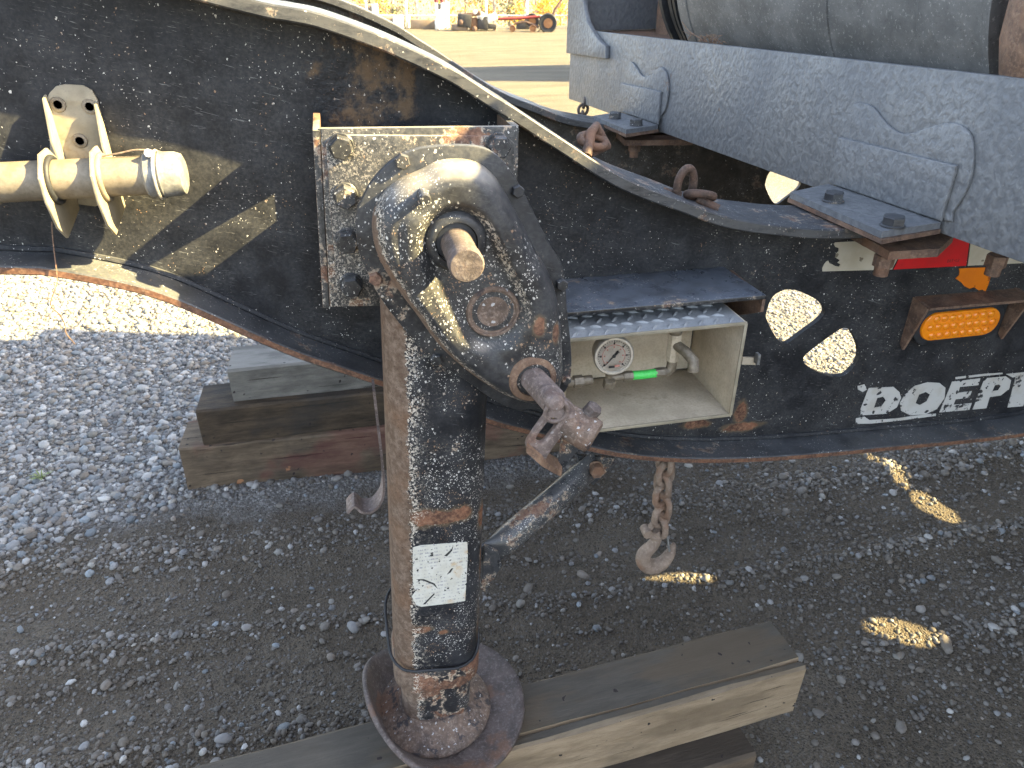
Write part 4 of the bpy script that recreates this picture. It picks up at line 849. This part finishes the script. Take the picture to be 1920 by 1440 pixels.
# ---- lugs and shackles welded on the near flange
def ring_path(c, u, v, a, b, n=22, t0=0.0, t1=6.283): return [np.array(c)+np.array(u)*a*math.cos(t)+np.array(v)*b*math.sin(t) for t in np.linspace(t0, t1, n, endpoint=abs(t1-t0) < 6.2)]
c1 = W(1292, 352, Y=-.01); tie = MB()
tie.add(*tube_g(ring_path(c1+np.array((-.008, .0, .004)), (1, .2, 0), (0, -.1, 1), .017, .032, 16, -.3, 3.4), .0075, 10)); tie.add(*tube_g(ring_path(c1+np.array((.018, -.012, -.012)), (1, .1, -.2), (.1, -.9, .35), .026, .018, 20), .0075, 10, True))
tie.add(*tube_g([c1+np.array((-.045, .012, -.008)), c1+np.array((-.014, 0, -.014))], .0085, 10)); tie.add(*tube_g([c1+np.array((.014, -.01, -.018)), c1+np.array((.048, -.03, -.034))], .0085, 10))
sh1 = tie.build('chain_shackle', M['shackle'], None, 60); tag(sh1, 'rusty bent shackle lying on the top flange in front of the gray beam', 'shackle')
c2 = W(1112, 262, Y=-.02); tie = MB()
tie.add(*tube_g([c2+np.array((-.02, -.03, -.02)), c2+np.array((-.004, 0, .012)), c2+np.array((.006, .01, .020)), c2+np.array((.03, .02, -.014))], .009, 10)); tie.add(*tube_g(ring_path(c2+np.array((0, 0, -.002)), (1, .2, -.2), (-.1, .6, .5), .024, .016, 18), .007, 10, True))
tie.add(*tube_g([c2+np.array((-.035, -.02, -.028)), c2+np.array((.034, .018, -.014))], .0075, 8)); sh2 = tie.build('chain_shackle', M['shackle'], None, 60); tag(sh2, 'dark rusty shackle high on the sloping flange beside the far rail', 'shackle')

# ---- pipe holder on the gooseneck web
C1 = lambda pts: crop(pts, 0, 0, 3.0)
YP = -.0125
bp_o = xz(C1([(262, 560), (285, 518), (320, 482), (370, 472), (470, 478), (520, 505), (555, 565), (575, 800), (580, 1140), (540, 1158), (400, 1140), (345, 1125), (290, 1100), (285, 800)]), YP)
hl_ = []
for (a, b) in ((327, 588), (505, 600), (450, 792)):
    q = pb((a/3, b/3), YP); hl_.append([(q[0]+.005*math.cos(t), q[1]+.005*math.sin(t)) for t in np.linspace(0, 6.283, 12, endpoint=False)])
ph_ = yplate('pipe_holder', [bp_o]+hl_, YP, .004, M['cream'], T, .0008); ph_['label'] = 'bare metal pipe holder with two side plates'
for (a, b) in ((327, 588), (505, 600), (450, 792)):
    q = pb((a/3, b/3), YP-.004); lathe('rivet', [(.011, 0), (.010, .002), (.0062, .0026), (.0058, .0)], (q[0], YP-.004, q[1]), (0, -1, 0), M['pipe'], ph_, 16)
YPI = -.085
pz0 = W(150, 335, Y=YPI); pz1 = W(330, 326, Y=YPI); pr = .0275
pdir = pz1-pz0; pdir[1] = 0; pdir /= np.linalg.norm(pdir)
for k, (xa, ztop_) in enumerate((((pb((268/3, 530/3), YP))), (pb((556/3, 562/3), YP)))):
    cy, cz = -YPI+YP-.004, pz0[2]+(xa-pz0[0])*pdir[2]/pdir[0]
    out = [(.0, ztop_), (.012, ztop_-.004), (.030, ztop_-.060), (.026, ztop_-.085), (cy-.012, cz+.042), (cy+.020, cz+.040), (cy+.044, cz+.012), (cy+.046, cz-.020), (cy+.034, cz-.060), (cy+.010, cz-.082), (cy-.020, cz-.074), (.0, cz-.060)]
    hole_ = [(cy+(pr+.004)*math.cos(t), cz+(pr+.004)*math.sin(t)) for t in np.linspace(0, 6.283, 24, endpoint=False)]
    plate('side_plate', [out, hole_], (xa, YP-.004, 0), (0, -1, 0), (0, 0, 1), .004, M['cream'], ph_, .0008)
    tube('grommet', ring_path((xa+.002, YPI, cz), (0, 1, 0), (0, 0, 1), pr+.003, pr+.003, 28), .0045, M['rubber' if k == 0 else 'pipe'], ph_, 8, True)
pp = thing('conduit_pipe', 'dusty metal pipe with capped end held in the bare metal holder', 'pipe', pz0)
pe = pz1+pdir*(W(344, 326, Y=YPI)[0]-pz1[0]); ps_ = pz0-pdir*1.6
lathe('pipe_body', [(pr, 0), (pr, np.linalg.norm(pe-ps_)-.02)], ps_, pdir, M['pipe'], pp, 36, 40)
capx = W(275, 326, Y=YPI)[0]; cs0 = pz1+pdir*(capx-pz1[0])
cl = np.linalg.norm(pe-cs0)
lathe('pipe_cap', [(pr+.002, 0), (pr+.0045, .003), (pr+.004, cl*.4), (pr+.006, cl*.45), (pr+.0045, cl*.5), (pr+.004, cl-.008), (pr+.001, cl), (pr-.006, cl+.003), (.002, cl+.003)], cs0, pdir, M['pipecap'], pp, 40, 40)
tube('clamp_wire', [cs0+pdir*.017+np.array((0, (pr+.0065)*math.cos(t), (pr+.0065)*math.sin(t))) for t in np.linspace(0, 6.283, 32, endpoint=False)], .0022, M['steel'], pp, 6, True)
lathe('clamp_bolt', [(.006, 0), (.006, .014)], cs0+pdir*.014+np.array((0, -.008, pr+.004)), (0, -1, .3), M['steel'], pp, 8)
tube('tie_wire', catmull([cs0+np.array((-.055, -.002, pr+.002)), cs0+np.array((-.03, -.006, pr+.006)), cs0+np.array((-.005, -.006, pr+.010)), cs0+np.array((.016, -.006, pr+.008))], 4), .0012, M['chain'], pp, 5)
wp = [W(97, 416, Y=-.09), W(99, 450, Y=-.09), W(105, 500, Y=-.09), W(107, 530, Y=-.095), W(101, 548, Y=-.10), W(95, 572, Y=-.10), W(112, 590, Y=-.09), W(122, 610, Y=-.08), W(124, 625, Y=-.08), W(140, 645, Y=-.07)]
hw = tube('hanging_wire', catmull(wp, 5), .0009, M['rust'], None, 5); tag(hw, 'thin kinked wire dangling below the bare metal pipe holder', 'wire')

# ---- chain with grab hook under the near beam
def link_path(c, ax, side, L, Wd):
    out = []; a = np.array(ax, float); s_ = np.array(side, float)
    for t in np.linspace(-math.pi/2, math.pi/2, 8): out.append(c+a*(L/2-Wd/2)+s_*Wd/2*math.sin(t)+a*Wd/2*math.cos(t))
    for t in np.linspace(math.pi/2, 3*math.pi/2, 8): out.append(c-a*(L/2-Wd/2)+s_*Wd/2*math.sin(t)+a*Wd/2*math.cos(t))
    return out
YC = -.03
top_c = W(1247, 862, Y=YC); bot_c = W(1238, 1000, Y=YC)
ch = thing('hook_chain', 'rusty chain with a grab hook hanging under the near beam', 'chain', bot_c)
nl = 7; ax = (bot_c-top_c); tl_ = np.linalg.norm(ax); ax /= tl_
for i in range(nl):
    sd = np.array((1, .25, 0)) if i % 2 else np.array((.45, -1, 0)); sd = sd-ax*(sd@ax); sd /= np.linalg.norm(sd)
    c = top_c+ax*(tl_*(i+.3)/nl)+np.array((.003*math.sin(i*1.9), 0, 0)); mk('chain_link', *tube_g(link_path(c, ax, sd, tl_/nl*1.75, .036), .0076, 9, True), M['chain'], ch, 60)
HK = lambda pts: crop(pts, 880, 820, 3.692)
hp = [W(*p, Y=YC) for p in HK([(1290, 640), (1300, 690), (1270, 745), (1215, 800), (1205, 850), (1240, 890), (1290, 890), (1345, 860), (1385, 810), (1405, 770), (1415, 735)])]
hr = [.0115, .012, .0145, .017, .019, .020, .019, .0165, .0135, .0095, .004]
hc = catmull(hp, 4); hrr = np.interp(np.linspace(0, len(hp)-1, len(hc)), range(len(hp)), hr)
mk('grab_hook', *tube_g(hc, list(hrr), 14), M['chain'], ch, 60)
mb = MB(); e0 = W(*HK([(1250, 650)])[0], Y=YC)
mb.add(*tube_g(ring_path(e0+np.array((.016, 0, 0)), (1, 0, 0), (0, .3, 1), .018, .017, 18), .0075, 9, True)); mb.add(*tube_g([e0+np.array((-.008, -.012, 0)), e0+np.array((-.008, .014, .002))], .012, 10)); mb.build('hook_eye', M['chain'], ch, 60)
tube('hook_latch', [W(*HK([p])[0], Y=YC-.008) for p in ((1350, 690), (1372, 690), (1385, 790))], .0024, M['pipecap'], ch, 6)
# small chain at the far end of the gray beam
fcn = thing('hanging_chain', 'short dark chain hanging from the far end of the gray beam', 'chain', W(1091, 225, Y=1.43))
ft = W(1096, 187, Y=1.43); fbm = W(1090, 228, Y=1.43); ax = (fbm-ft); tl_ = np.linalg.norm(ax); ax /= tl_
for i in range(3):
    sd = np.array((1, -.2, 0)) if i % 2 else np.array((.2, 1, 0)); mk('chain_link', *tube_g(link_path(ft+ax*(tl_*(i+.35)/3), ax, sd, tl_/3*1.5, .032), .0055, 8, True), M['shoe'], fcn, 60)
# dry stalks caught on the gray beam
mb = MB()
for i in range(26):
    p = gw(gpl(1330, 78)[0]+RNG.normal(0, .03), 1.494, -.006); q = p+np.array((RNG.normal(0, .012), RNG.normal(0, .035), RNG.uniform(.004, .022))); mb.add(*tube_g([p, (p+q)/2+np.array((0, 0, .005)), q], [.0012, .0010, .0005], 4))
p = gw(gpl(1290, 70)[0], 1.505, -.01); mb.add(*tube_g(catmull([p+gd*.02, p-gd*.02+np.array((0, 0, .012)), p-gd*.055+np.array((0, 0, .03))], 4), .0013, 5))
ds = mb.build('dry_stalks', M['rust_orange'], None); tag(ds, 'tuft of rusty dry stalks caught behind the top edge of the gray beam', 'stalks')

# ------------------------------------------------------------------ timbers
def timber(name, label, pA_, pB_, width, z0_, h, mat, groove=False, bev=.007, cat='timber', group=None, endcut=0.0):
    """pA_, pB_: (x,y) of the front top edge's ends; the body lies behind that edge"""
    A_ = np.array(pA_, float); B_ = np.array(pB_, float); d = B_-A_; L = np.linalg.norm(d); ang = math.atan2(d[1], d[0]); w = width
    prof = [(0, bev), (bev*.3, 0)] if False else []
    sec = [(0, .0), (0, h-bev), (bev, h)]
    if groove: sec += [(.021, h-.0015), (.0225, h-.009), (.026, h-.009), (.028, h-.0005)]
    sec += [(w-bev, h), (w, h-bev), (w, 0)]
    ns = max(8, int(L/.06)); vs = []; fs = []; n = len(sec)
    ph = RNG.uniform(0, 6, 4)
    for i in range(ns+1):
        x = L*i/ns
        for k, (a, b) in enumerate(sec):
            j = .0022*math.sin(x*7+ph[0]+k)+.0014*math.sin(x*23+ph[1]+k*2); e = (.012*endcut*(b/h-.5) if i == ns else 0) + RNG.normal(0, .0012)*(i in (0, ns))
            vs.append((x+e, a+j*.6, b+j*(.5 if b > h*.5 else 0)))
    for i in range(ns):
        for k in range(n): l = (k+1) % n; fs.append((i*n+k, i*n+l, i*n+n+l, i*n+n+k))
    fs += [tuple(range(n)), tuple(range(ns*n, ns*n+n))]
    o = mk(name, vs, fs, mat, None, 28); o.location = (A_[0], A_[1], z0_); o.rotation_euler = (0, 0, ang); return tag(o, label, cat, group)
tz = .288; th_ = .150
fa = W(975, 1400, Z=tz); fbp = W(1512, 1252, Z=tz); dr_ = (fbp-fa)[:2]; dr_ /= np.linalg.norm(dr_)
timber('timber_block', 'tan sawn timber under the landing leg foot, uppermost of the front pair', fa[:2]-dr_*1.05, fbp[:2], .146, tz-th_, th_, M['wood_tan'], True)
la = W(1418, 1413, Z=tz-th_-.001); timber('timber_block', 'dark timber on the ground below the tan timber of the landing leg', la[:2]-dr_*1.1, la[:2], .16, -.012, tz-th_+.011, M['wood_dark'])
b0 = W(332, 836, Y=1.085); timber('timber_block', 'brown timber with red paint, lowest of the rear stack', (b0[0], 1.085), (b0[0]+1.9, 1.055), .2, -.01, .195, M['wood_red'], cat='timber')
b1 = W(370, 784, Y=1.10); timber('timber_block', 'dark oily timber, middle of the rear stack', (b1[0]+.0, 1.10), (b1[0]+1.8, 1.09), .19, .186, .140, M['wood_brown'])
b2 = W(428, 704, Y=1.14); timber('timber_block', 'weathered gray timber on top of the rear stack', (b2[0], 1.14), (b2[0]+1.6, 1.14), .19, .3265, .125, M['wood_gray'])
# small weed in the gravel
mb = MB(); wc = W(78, 900, Z=0)
for i in range(22):
    a = RNG.uniform(0, 6.28); l = RNG.uniform(.02, .05); p = np.array((wc[0], wc[1], gz(wc[0], wc[1])+.002)); e = p+np.array((math.cos(a)*l, math.sin(a)*l, RNG.uniform(.012, .035))); s_ = np.array((-math.sin(a), math.cos(a), 0))*.0025; m_ = (p+e)/2+np.array((0, 0, .008))
    mb.add([p, m_-s_, e, m_+s_], [(0, 1, 2, 3)])
def leafm(name, a, b, tr=.3):
    n = NT(name); c = n.mix(n.noise(3, 2), a, b); return n.out(c, .6, 0, None, .3, **{'Transmission Weight': 0.0})
wd = mb.build('weed', leafm('weed_green', (.10, .15, .04), (.22, .25, .07))); tag(wd, 'small green weed growing in the pale gravel', 'weed')

# ------------------------------------------------------------------ unseen sun blockers added beyond the frame to the right
def hit(x, y, z, X=2.74): t = (X-x)/SUN.x; return (y+SUN.y*t, z+SUN.z*t)
BX = 2.74
holes = []  # openings aimed along the sun to light chosen patches of ground
for (x, y, ry, rz) in ((-.845, .724, .045, .085), (.87, .314, .030, .075), (1.436, -.032, .06, .06), (1.92, .68, .13, .022), (1.95, .45, .10, .035), (-1.32, 2.40, .045, .17), (-.45, 2.62, .03, .09)):
    c = hit(x, y, 0); holes.append([(c[0]+ry*math.cos(t), c[1]+rz*math.sin(t)) for t in np.linspace(0, 6.283, 20, endpoint=False)])
bh = plate('shade_bulkhead', [[(-1.95, .06), (1.22, .06), (1.30, 1.2), (1.42, 2.3), (1.42, 2.92), (-1.95, 2.92)]]+holes, (BX, 0, 0), (0, 1, 0), (0, 0, 1), .012, M['flange'], T); bh['label'] = 'tall unseen steel plate added for shade, openings cut for sun patches'  # added plate, keeps sun off the ground except through its openings
for yy in (-1.85, .0, 1.06): box('shade_bulkhead_post', (BX+.07, yy, 1.45), (.10, .10, 2.7), M['flange'], bh, None, .006)
def panelm(name, a, b):
    return dull(name, a, b, 6, .6, 0, (.12, .06, .03), .5)
M['cont'] = panelm('faded_blue_gray_sheet', (.10, .12, .14), (.16, .18, .20))
ct = thing('shade_container', 'tall corrugated steel container added out of view to block the sun', 'container', (4.4, -3.3, 0))  # unseen box added to shade the near ground
vs = []; fs = []; cx0, cx1, cy0, cy1, cz0, cz1 = 2.95, 6.0, -4.5, -2.1, .12, 2.84
def corr(a0, a1, fixed, axis):
    vs = []; n = int((a1-a0)/.07); 
    for i in range(n+1):
        a = a0+(a1-a0)*i/n; d = .03 if (i//2) % 2 else 0.0
        for z in (cz0, cz1): vs.append((a, fixed+d, z) if axis == 'x' else (fixed+d, a, z))
    return vs, [(i*2, i*2+2, i*2+3, i*2+1) for i in range(n)]
for a in ((cx0, cx1, cy0, 'x'), (cx0, cx1, cy1-.03, 'x'), (cy0, cy1, cx0, 'y'), (cy0, cy1, cx1-.03, 'y')): mk('corrugated_side', *corr(*a[:3], a[3]), M['cont'], ct)
box('roof', ((cx0+cx1)/2, (cy0+cy1)/2, cz1+.02), (cx1-cx0+.06, cy1-cy0+.06, .05), M['cont'], ct, None, .006); box('floor_frame', ((cx0+cx1)/2, (cy0+cy1)/2, .07), (cx1-cx0, cy1-cy0, .14), M['rust'], ct, None, .006)
for a in (cx0, cx1):
    for b in (cy0, cy1): box('corner_post', (a, b, 1.48), (.12, .12, 2.9), M['cont'], ct, None, .006)
# van trailer added out of view behind the gray beam to shadow the yard
vt = thing('shadow_van_trailer', 'white van trailer added out of view to shadow the yard', 'trailer', (9, 12.4, 0))
box('van_body', (9.2, 12.35, 2.05), (8.0, 1.55, 2.6), dull('white_van_sheet', (.5, .5, .5), (.6, .6, .59), 4), vt, None, .03)
for xx in (6.0, 7.2, 11.8):
    for yy in (11.75, 12.95): lathe('wheel', [(.2, 0), (.47, .01), (.5, .05), (.5, .2), (.47, .24), (.2, .25)], (xx, yy-.12, .5), (0, 1, 0), M['rubber'], vt, 28)

# ------------------------------------------------------------------ far side of the yard
def at(x, y): return W(x, y, Z=0)
PXM = lambda p: (p-CP)@FW/F            # metres per photo pixel at that place
Rcam = axes_R(RT, FH, ZU)
M['fwhite'] = dull('weathered_white_post', (.62, .60, .55), (.75, .73, .68), 8); M['ftan'] = dull('sun_bleached_block', (.20, .145, .095), (.28, .21, .145), 3, .8, 0, (.25, .17, .1))
M['fred'] = dull('red_painted_steel', (.16, .022, .02), (.22, .035, .03), 4); M['fblack'] = dull('dark_greasy_metal', (.02, .02, .022), (.06, .055, .05), 5); M['forange'] = dull('rusted_wheel', (.15, .07, .03), (.22, .11, .05), 6)
def fbox(name, x0_, x1_, yb, h_px, mat, parent=None, depth=.35, back=0.0, lift=0.0):
    a = at(x0_, yb); b = at(x1_, yb); c = (a+b)/2+FH*(depth/2+back); m = PXM(a); z0_ = float(gz(c[0], c[1]))
    return box(name, (c[0], c[1], z0_+h_px*m/2+lift*m), (np.linalg.norm(b-a), depth, h_px*m), mat, parent, Rcam, .012), c
G_ = 'white-ended tan blocks along the yard edge'
for (x0_, x1_, yb, h, lab) in ((645, 700, 50, 37, 'tallest tan block at the yard edge, above the flange'), (700, 738, 54.5, 20, 'short tan block between the tallest block and the white bollards'), (769, 816, 54.5, 16, 'low tan block right of the two white bollards')):
    c = at((x0_+x1_)/2, yb); t_ = thing('curb_block', lab, 'block', c, G_); fbox('block_body', x0_, x1_, yb, h, M['ftan'], t_, .4); fbox('end_cap', x1_, x1_+8, yb+1, h+1, M['fwhite'], t_, .45, -.02)
for k, (x0_, h, yb, lab) in enumerate(((749, 26, 55, 'stout white bollard nearest the short tan block'), (762, 22, 52, 'white bollard just left of the low tan block'), (823, 33, 54, 'white bollard in front of the dark post panel'))):
    p = at(x0_+4, yb); m = PXM(p); b_ = lathe('bollard', [(3.9*m, 0), (3.9*m, (h-3)*m), (3.2*m, (h-1)*m), (1.0*m, h*m)], (p[0], p[1], -.01), (0, 0, 1), M['fwhite'], None, 16); tag(b_, lab, 'bollard', 'white bollards at the yard edge')
p = at(828, 53); sg = thing('post_panel', 'dark panel held between three red-topped white posts', 'panel', p)
fbox('panel_board', 816, 838, 52, 40, M['fblack'], sg, .12, .12)
for k, x_ in enumerate((817, 828, 837)):
    p = at(x_+3, 51 if k == 2 else 52); m = PXM(p); hh = 52; lathe('post', [(3.6*m, 0), (3.6*m, hh*m)], p, (0, 0, 1), M['fwhite'], sg, 14); lathe('red_band', [(3.8*m, 0), (3.8*m, 6*m)], p+np.array((0, 0, 42*m)), (0, 0, 1), M['fred'], sg, 14); lathe('post_top', [(3.6*m, 0), (3.6*m, 40*m), (2*m, 42*m)], p+np.array((0, 0, hh*m)), (0, 0, 1), M['fwhite'], sg, 14)
# scrap engine on the ground
p0 = at(880, 57); m = PXM(p0); eng = thing('scrap_engine', 'greasy scrap engine with pale hood and rusty parts lying in the yard', 'engine', p0)
def fb(x, y, w_, h, d, mat, nm, rot=0.0, dy=0.0): 
    c = p0+RT*(x-880)*m+ZU*((57-y)*m)+FH*dy; return box(nm, c, (w_*m, d, h*m), mat, eng, Rcam @ Matrix.Rotation(rot, 3, 'Y'), .02)
fb(862, 52, 30, 9, .4, M['ftan'], 'sump', .05); fb(872, 40, 26, 22, .5, M['fblack'], 'engine_block', .1); fb(888, 46, 16, 20, .4, M['forange'], 'gearbox', -.1); fb(884, 30, 34, 7, .4, M['rust'], 'manifold', -.12); fb(906, 44, 20, 22, .5, M['fblack'], 'radiator', .06); fb(903, 33, 12, 12, .5, M['fwhite'], 'hood', .5); fb(922, 36, 19, 11, .5, M['fwhite'], 'hood_panel', -.5); fb(918, 50, 26, 8, .4, M['fblack'], 'engine_stand'); fb(928, 52, 6, 14, .3, M['ftan'], 'stand_leg')
for k, (x, y) in enumerate(((866, 42), (893, 25), (900, 27), (891, 53))): lathe('pulley', [(2, 0), (4.2, .02), (4.2, .1), (2, .12)] and [(2*m, 0), (4.2*m, .02), (4.2*m, .12), (2*m, .14)], p0+RT*(x-880)*m+ZU*((57-y)*m)-FH*.32, -FH, M['fwhite'] if k == 1 else M['rust'], eng, 14)
# red implement with wheels
p0 = at(1010, 60); m = PXM(p0); imp = thing('farm_implement', 'red farm implement with two large black tyres and small rusty wheels', 'implement', p0)
def ip(x, y, dy=0.0): return p0+RT*(x-1010)*m+ZU*((60-y)*m)+FH*dy
def wheel(x, y, r_, tm, nm, dy=0.0):
    w_ = lathe(nm, [(r_*.55*m, 0), (r_*.9*m, -.02), (r_*m, .04), (r_*m, .16), (r_*.9*m, .22), (r_*.55*m, .2)], ip(x, y, dy-.1), FH, tm, imp, 24); lathe('hub', [(r_*.5*m, 0), (r_*.5*m, .1), (r_*.2*m, .14)], ip(x, y, dy-.12), FH, M['forange'], w_, 14)
wheel(998, 43, 14, M['fblack'], 'tyre', .4); wheel(1027, 45, 17, M['rubber'], 'tyre'); wheel(961, 54, 6, M['forange'], 'small_wheel'); wheel(999, 54, 6.5, M['forange'], 'small_wheel')
tube('drawbar', [ip(934, 38), ip(975, 37), ip(1012, 34)], 2.6*m, M['fred'], imp, 8); tube('side_frame', [ip(965, 45), ip(985, 42), ip(1010, 52)], 2.2*m, M['rust'], imp, 8); tube('boom', [ip(1030, 46), ip(1040, 22), ip(1052, 6), ip(1062, -8)], [2.6*m, 3*m, 2*m, 1.6*m], M['rust'], imp, 8); tube('fork_arm', [ip(1008, 60), ip(1020, 50), ip(1040, 30)], 1.2*m, M['ftan'], imp, 6); tube('fork_arm', [ip(1018, 60), ip(1030, 42), ip(1046, 12)], 1.2*m, M['fred'], imp, 6)
fbox('implement_bed', 968, 1000, 55, 12, M['fblack'], imp, .4)
# chain-link fence
f0 = CP+FH*28.0; f0[2] = 0; FM = dull('galvanised_fence', (.45, .45, .45), (.6, .6, .6), 5, .5, .3)
fn = thing('chain_link_fence', 'galvanised chain-link fence along the far edge of the yard', 'fence', f0)
mp = PXM(f0)
xs_ = [(x-960)*mp for x in (430, 535, 612, 690, 764, 838, 912, 988, 1066, 1145, 1225, 1310, 1400)]
for u in xs_: lathe('fence_post', [(.035, 0), (.035, 2.2), (.02, 2.23)], f0+RT*u, (0, 0, 1), FM, fn, 10)
for z in (.38+.02, 2.15): tube('fence_rail', [f0+RT*xs_[0]+ZU*z, f0+RT*xs_[-1]+ZU*z], .022, FM, fn, 8)
mb = MB(); w0, w1 = xs_[0], xs_[-1]; Hf = 2.1; sp = .11
for i in range(int((w1-w0+Hf)/sp)):
    for sg_ in (1, -1):
        a = w0+i*sp-(Hf if sg_ > 0 else 0); p = f0+RT*a+ZU*.03; q = f0+RT*(a+sg_*Hf)+ZU*(.03+Hf); s_ = RT*.0022; n_ = FH*.0022
        mb.add([p-s_, p+s_, p+n_, q-s_, q+s_, q+n_], [(0, 1, 4, 3), (1, 2, 5, 4), (2, 0, 3, 5)])
wm = mb.build('wire_mesh', FM, fn); wm['kind'] = 'stuff'
# autumn trees below the bank
YL1 = leafm('yellow_leaves', (.62, .38, .03), (.75, .52, .06)); YL2 = leafm('olive_leaves', (.16, .17, .06), (.28, .26, .09)); GL = leafm('conifer_needles', (.035, .06, .03), (.07, .10, .045)); BK = dull('gray_bark', (.24, .21, .18), (.38, .34, .30), 3, .8)
def tree(u, v, H, Rr, mat, label, conifer=False, nleaf=1500):
    c = CP+FH*v+RT*u; c[2] = float(gz(c[0], c[1])); t_ = thing('tree', label, 'tree', c, 'trees beyond the fence')
    mb = MB(); lean = RNG.normal(0, .25, 2); top_ = c+np.array((lean[0], lean[1], H)); mb.add(*tube_g(catmull([c, c+np.array((lean[0]*.2, lean[1]*.2, H*.4)), top_], 4), list(np.linspace(.13, .02, 9)), 8))
    tips = []
    for k in range(9):
        h = RNG.uniform(.12, .85); b = c+np.array((lean[0]*h, lean[1]*h, H*h)); a = RNG.uniform(0, 6.28); l = Rr*(1.1-h*.6)*RNG.uniform(.6, 1); e = b+np.array((math.cos(a)*l, math.sin(a)*l, l*(.1 if conifer else .7))); mb.add(*tube_g([b, (b+e)/2+np.array((0, 0, .05)), e], [.045, .03, .01], 5)); tips.append((b, e))
    mb.build('trunk', BK, t_, 60)
    P = []; Fq = []
    for i in range(nleaf):
        h = RNG.uniform(.08, 1.0); b, e = tips[RNG.integers(len(tips))]
        if RNG.uniform() < .65: p = b+(e-b)*RNG.uniform(.3, 1.15)+RNG.normal(0, .16*Rr, 3)
        else: a = RNG.uniform(0, 6.28); r_ = Rr*math.sqrt(RNG.uniform())*((1.05-h) if conifer else math.sin(math.pi*min(.97, .12+h*.85))); p = c+np.array((lean[0]*h+math.cos(a)*r_, lean[1]*h+math.sin(a)*r_, H*h))
        s_ = RNG.uniform(.04, .10); u_ = RNG.normal(0, 1, 3); u_ /= np.linalg.norm(u_); w_ = np.cross(u_, RNG.normal(0, 1, 3)); w_ /= np.linalg.norm(w_); k = len(P); P += [p-u_*s_, p+w_*s_*.6, p+u_*s_, p-w_*s_*.6]; Fq.append((k, k+1, k+2, k+3))
    np_mesh_o = np_mesh('crown', np.array(P), np.array(Fq), mat, False); np_mesh_o.parent = t_; np_mesh_o.matrix_parent_inverse = base_of(t_)
tl_spec = []
names = {0: 'yellow-leaved autumn tree', 1: 'dark green conifer', 2: 'sparse olive-leaved tree'}
xs_t = [(560, 0), (600, 2), (640, 0), (672, 0), (700, 2), (724, 1), (752, 0), (775, 1), (800, 2), (850, 0), (880, 2), (905, 0), (930, 2), (956, 1), (975, 0), (1000, 0), (1022, 0), (1046, 0), (1075, 0), (1110, 2), (1150, 0)]
cnt = {}
for i, (x_, k) in enumerate(xs_t):
    v = 41+RNG.uniform(0, 6); u = (x_-960)*v*math.cos(TH)/F*1.12; cnt[k] = cnt.get(k, 0)+1
    ordw = ['first', 'second', 'third', 'fourth', 'fifth', 'sixth', 'seventh', 'eighth', 'ninth', 'tenth', 'eleventh', 'twelfth', 'thirteenth']
    tree(u, v, RNG.uniform(5, 7.5), RNG.uniform(1.0, 1.6), (YL1, GL, YL2)[k], f'{names[k]} beyond the fence, {ordw[cnt[k]-1]} of its kind from the left', k == 1)
